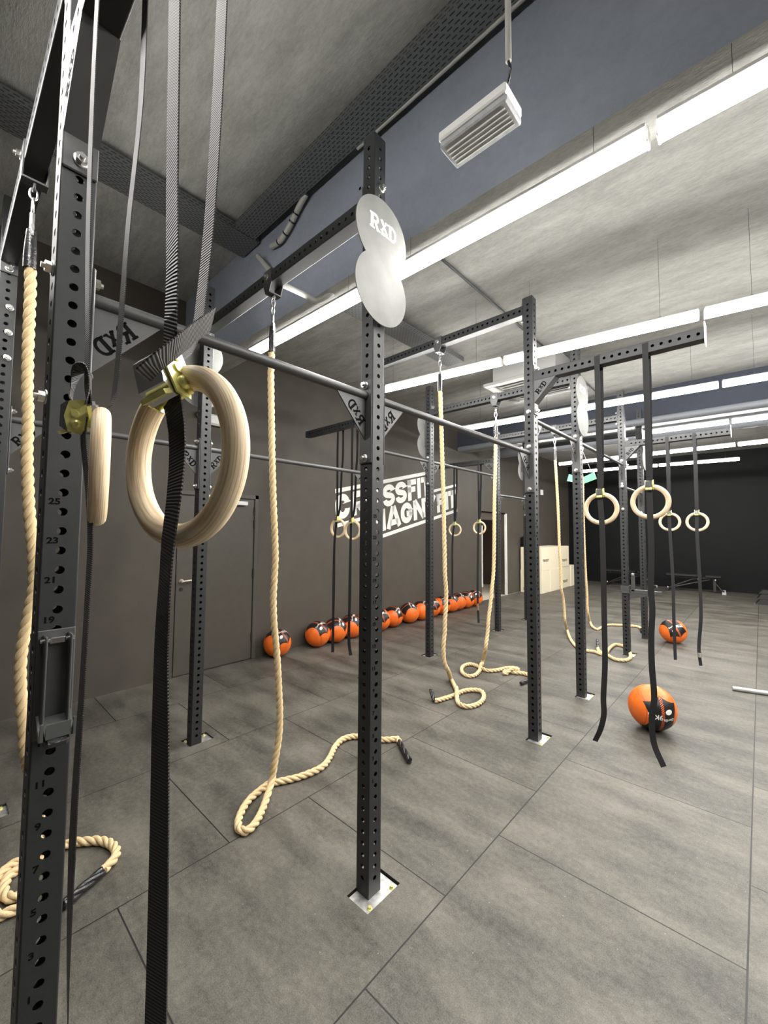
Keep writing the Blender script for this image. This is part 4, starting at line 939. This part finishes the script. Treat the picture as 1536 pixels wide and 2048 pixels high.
# conduits and cables
cx=[CONDUITS]
o=ob('cable_bundle',(MB().tube(spline(CONDUITS[0],.03),.022,12),'conduit')); tag(o,'curved pale cable bundle tied with black bands beside the beam','cable bundle')
P=spline(CONDUITS[0],.03)
for f in(.30,.42,.60,.78):
    i=int(f*(len(P)-1)); bm=MB().tube([P[i]-(P[i+1]-P[i]).normalized()*.006,P[i]+(P[i+1]-P[i]).normalized()*.006],.0245,12)
    child('cable_tie',(bm,'rubber_sleeve'),o)
o=ob('conduit_stub',(MB().tube(CONDUITS[1],.022,12),'conduit')); tag(o,'short straight pale conduit stub under the tray end','conduit')
o=ob('sagging_conduit',(MB().tube(spline(CONDUITS[2],.03),.020,12),'conduit')); tag(o,'sagging pale conduit dipping below the blue beam','conduit')
o=ob('ceiling_conduit',(MB().tube([(-1.93,1.82,3.93),(-1.93,7.6,3.93)],.012,10),'galv')); tag(o,'thin dark conduit running straight along the concrete ceiling','conduit')
o=ob('tray_conduit',(MB().tube([(-1.9,1.765,4.155),(4.2,1.765,4.155)],.012,10),'conduit')); tag(o,'thin pale conduit along the lower edge of the tray','conduit')
o=ob('round_duct',(MB().tube([(-4.6,7.25,3.33),(4.3,7.25,3.33)],.055,20),'duct')); tag(o,'long grey round duct before the second beam','duct')
o=ob('second_duct',(MB().tube([(-4.6,8.9,3.48),(4.3,8.9,3.48)],.12,20).tube([(-2.5,8.9,3.58),(-2.5,8.9,ZC)],.006,6).tube([(.5,8.9,3.58),(.5,8.9,ZC)],.006,6),'duct')); tag(o,'wide grey duct beyond the second beam','duct')
# suspended emergency light
r=thing('emergency_light','white emergency light block hanging from a pale pipe before the blue beam','emergency light',(-.785,1.395,3.2))
child('lens',(MB().box((0,0,.012),(.296,.132,.03),0,None,.006),simple('frosted_lens',(.42,.43,.44),.25,0,.15,30)),r)
child('base',(MB().box((0,-.004,.046),(.30,.140,.040),0,None,.006),'white_plastic'),r)
m=MB()
for i in range(5): m.box((0,-.04+i*.02,-.0045),(.26,.004,.003))
child('lens_ribs',(m,'white_plastic'),r)
child('hanging_pipe',(MB().tube([(.16,-.07,.13),(.16,-.07,.60)],.011,12),'conduit'),r)
child('cable',(MB().tube(spline([(.16,-.07,.13),(.165,-.065,.10),(.15,-.05,.08),(.12,-.03,.065)],.01),.005,8),'rubber_sleeve'),r)
# AC cassette
r=thing('ceiling_cassette','white square air conditioning cassette seen behind the upright','air conditioner',(-2.21,5.42,3.6))
m=MB()
for a,b,c,d in((-.52,.52,-.52,-.42),(-.52,.52,.42,.52),(-.52,-.42,-.42,.42),(.42,.52,-.42,.42)): m.box(((a+b)/2,(c+d)/2,0),(b-a,d-c,.04),0,None,.008)
child('frame',(m,'cassette'),r)
m=MB()
for i in range(9): m.box((0,-.36+i*.09,.012),(.80,.03,.012),0,rot((1,0,0),25).to_matrix())
child('grille',(m,'cassette'),r)
child('housing',(MB().box((0,0,.16),(.84,.84,.28)),'cassette'),r)
# exit sign hung in a V
r=thing('exit_sign','small green folded exit sign hanging on two cords','exit sign',(-2.37,7.9,2.61))
for sg in(-1,1):
    child('panel',(MB().prism([(0,0,-.105),(sg*.255,-.10,-.04),(sg*.215,-.10,.085),(0,0,.02)],(0,.006,0)),'green'),r)
child('cord',(MB().tube([(-.17,-.08,.09),(0,0,.50)],.0015,5).tube([(.17,-.08,.09),(0,0,.50)],.0015,5).tube([(0,0,.5),(0,0,ZC-2.61)],.0015,5),'conduit'),r)
# wall boxes
r=thing('wall_emergency_light','white emergency light box high on the wall above the dark door','emergency light',(wx(2.14)+.04,2.14,2.93))
child('body',(MB().box((0,.04,0),(.07,.24,.13),0,None,.02),'white_plastic'),r); child('lamp_head',(MB().box((.0,-.13,.03),(.08,.08,.09),0,None,.03),'white_plastic'),r)
o=ob('wall_sensor',(MB().box((0,0,0),(.06,.12,.16),0,None,.01),'white_plastic'),None,(wx(12.4)+.035,12.4,2.84)); tag(o,'small white box high on the wall above the plywood boxes','sensor')
# spotter arm bracket on the far upright and j-cup on the near upright
fy=POSTY['F']
r=thing('spotter_arm','dark steel spotter arm hooked on a far upright at knee height','spotter arm',(X1,fy,.86))
m=MB()
for sx,sy,w,d in((0,-.046,.10,.008),(0,.046,.10,.008),(.049,0,.008,.10)): m.box((sx,sy,0),(w,d,.10),0,None,.002)
child('sleeve',(m,'steel_flat'),r); child('arm',(MB().box((.235,0,-.02),(.36,.05,.05),0,None,.004).prism([(.055,-.025,-.045),(.34,-.025,-.045),(.055,-.025,-.12)],(0,.05,0)),'steel_flat'),r)
child('stop_post',(MB().box((.09,0,.10),(.04,.05,.24),0,None,.004),'steel_flat'),r); child('bolt',BOLT,r,(.09,-.025,.20),RYn)
# j cup on post A, +X face, z .86 .. 1.30
r=thing('j_cup','dark steel bar hook with clear guards on the leftmost upright','bar hook',(X1+.04,yA,1.352)); r.scale=(.85,.95,.74)
child('back_plate',(MB().box((.004,0,-.165),(.006,.082,.36),0,None,.003),'steel_flat'),r)
m=MB()
for sy in(-1,1): m.box((.026,sy*.026-.0,-.15),(.045,.006,.30),0,None,.002)
child('side_flange',(m,'steel_flat'),r)
m=MB().tube([(.018,-.036,-.018),(.018,.036,-.018)],.0075,12).box((.020,0,-.018),(.022,.034,.022),0,None,.003); child('top_pin',(m,'chrome'),r)
m=MB(); clear=simple('clear_plastic_guard',(.07,.075,.07),.12,0,0,1,0,1,.8)
for sy in(-1,1): m.prism([(.01,sy*.030,-.262),(.075,sy*.030,-.305),(.085,sy*.030,-.275),(.085,sy*.030,-.262),(.095,sy*.030,-.262),(.095,sy*.030,-.315),(.070,sy*.030,-.325),(.01,sy*.030,-.285)],(0,sy*.006,0))
m.box((.045,0,-.292),(.075,.05,.008),0,rot((0,1,0),28).to_matrix()); m.box((.090,0,-.29),(.006,.05,.045))
child('tray',(m,clear),r)
child('cushion',(MB().box((.05,0,-.32),(.08,.05,.03),0,rot((0,1,0),28).to_matrix(),.006),'rubber_sleeve'),r)
# ---------------------------------------------------------------- camera
cam=bpy.data.cameras.new('camera'); co=bpy.data.objects.new('camera',cam); COL.objects.link(co)
cam.sensor_fit='VERTICAL'; cam.sensor_height=36; cam.lens=819.0813/2048*36; cam.shift_x=-(776.031-768)/2048; cam.shift_y=-(1024-1017.785)/2048
cam.clip_start=.02; cam.clip_end=60
r_=V((0.7400916150829122,0.6724763976452153,0.0063163196626602825)); d_=V((-0.0325293857024391,0.04517816524088128,-0.9984491837100622)); f_=V((-0.6717188700265823,0.7387384029516687,0.05531122539439452))
Mx=Matrix((r_,-d_,-f_)).transposed().to_4x4(); Mx.translation=V((0,0,1.61509)); co.matrix_world=Mx
scene.camera=co
w=bpy.data.worlds.new('world'); scene.world=w; w.use_nodes=True; w.node_tree.nodes['Background'].inputs[0].default_value=(.5,.55,.65,1); w.node_tree.nodes['Background'].inputs[1].default_value=0.0
scene.view_settings.view_transform='Standard'; scene.view_settings.look='None'; scene.view_settings.gamma=1; scene.view_settings.use_curve_mapping=False
scene.view_settings.exposure=EXPOSURE
cy=scene.cycles
cy.use_denoising=True; cy.max_bounces=8; cy.diffuse_bounces=5; cy.glossy_bounces=3; cy.sample_clamp_indirect=6
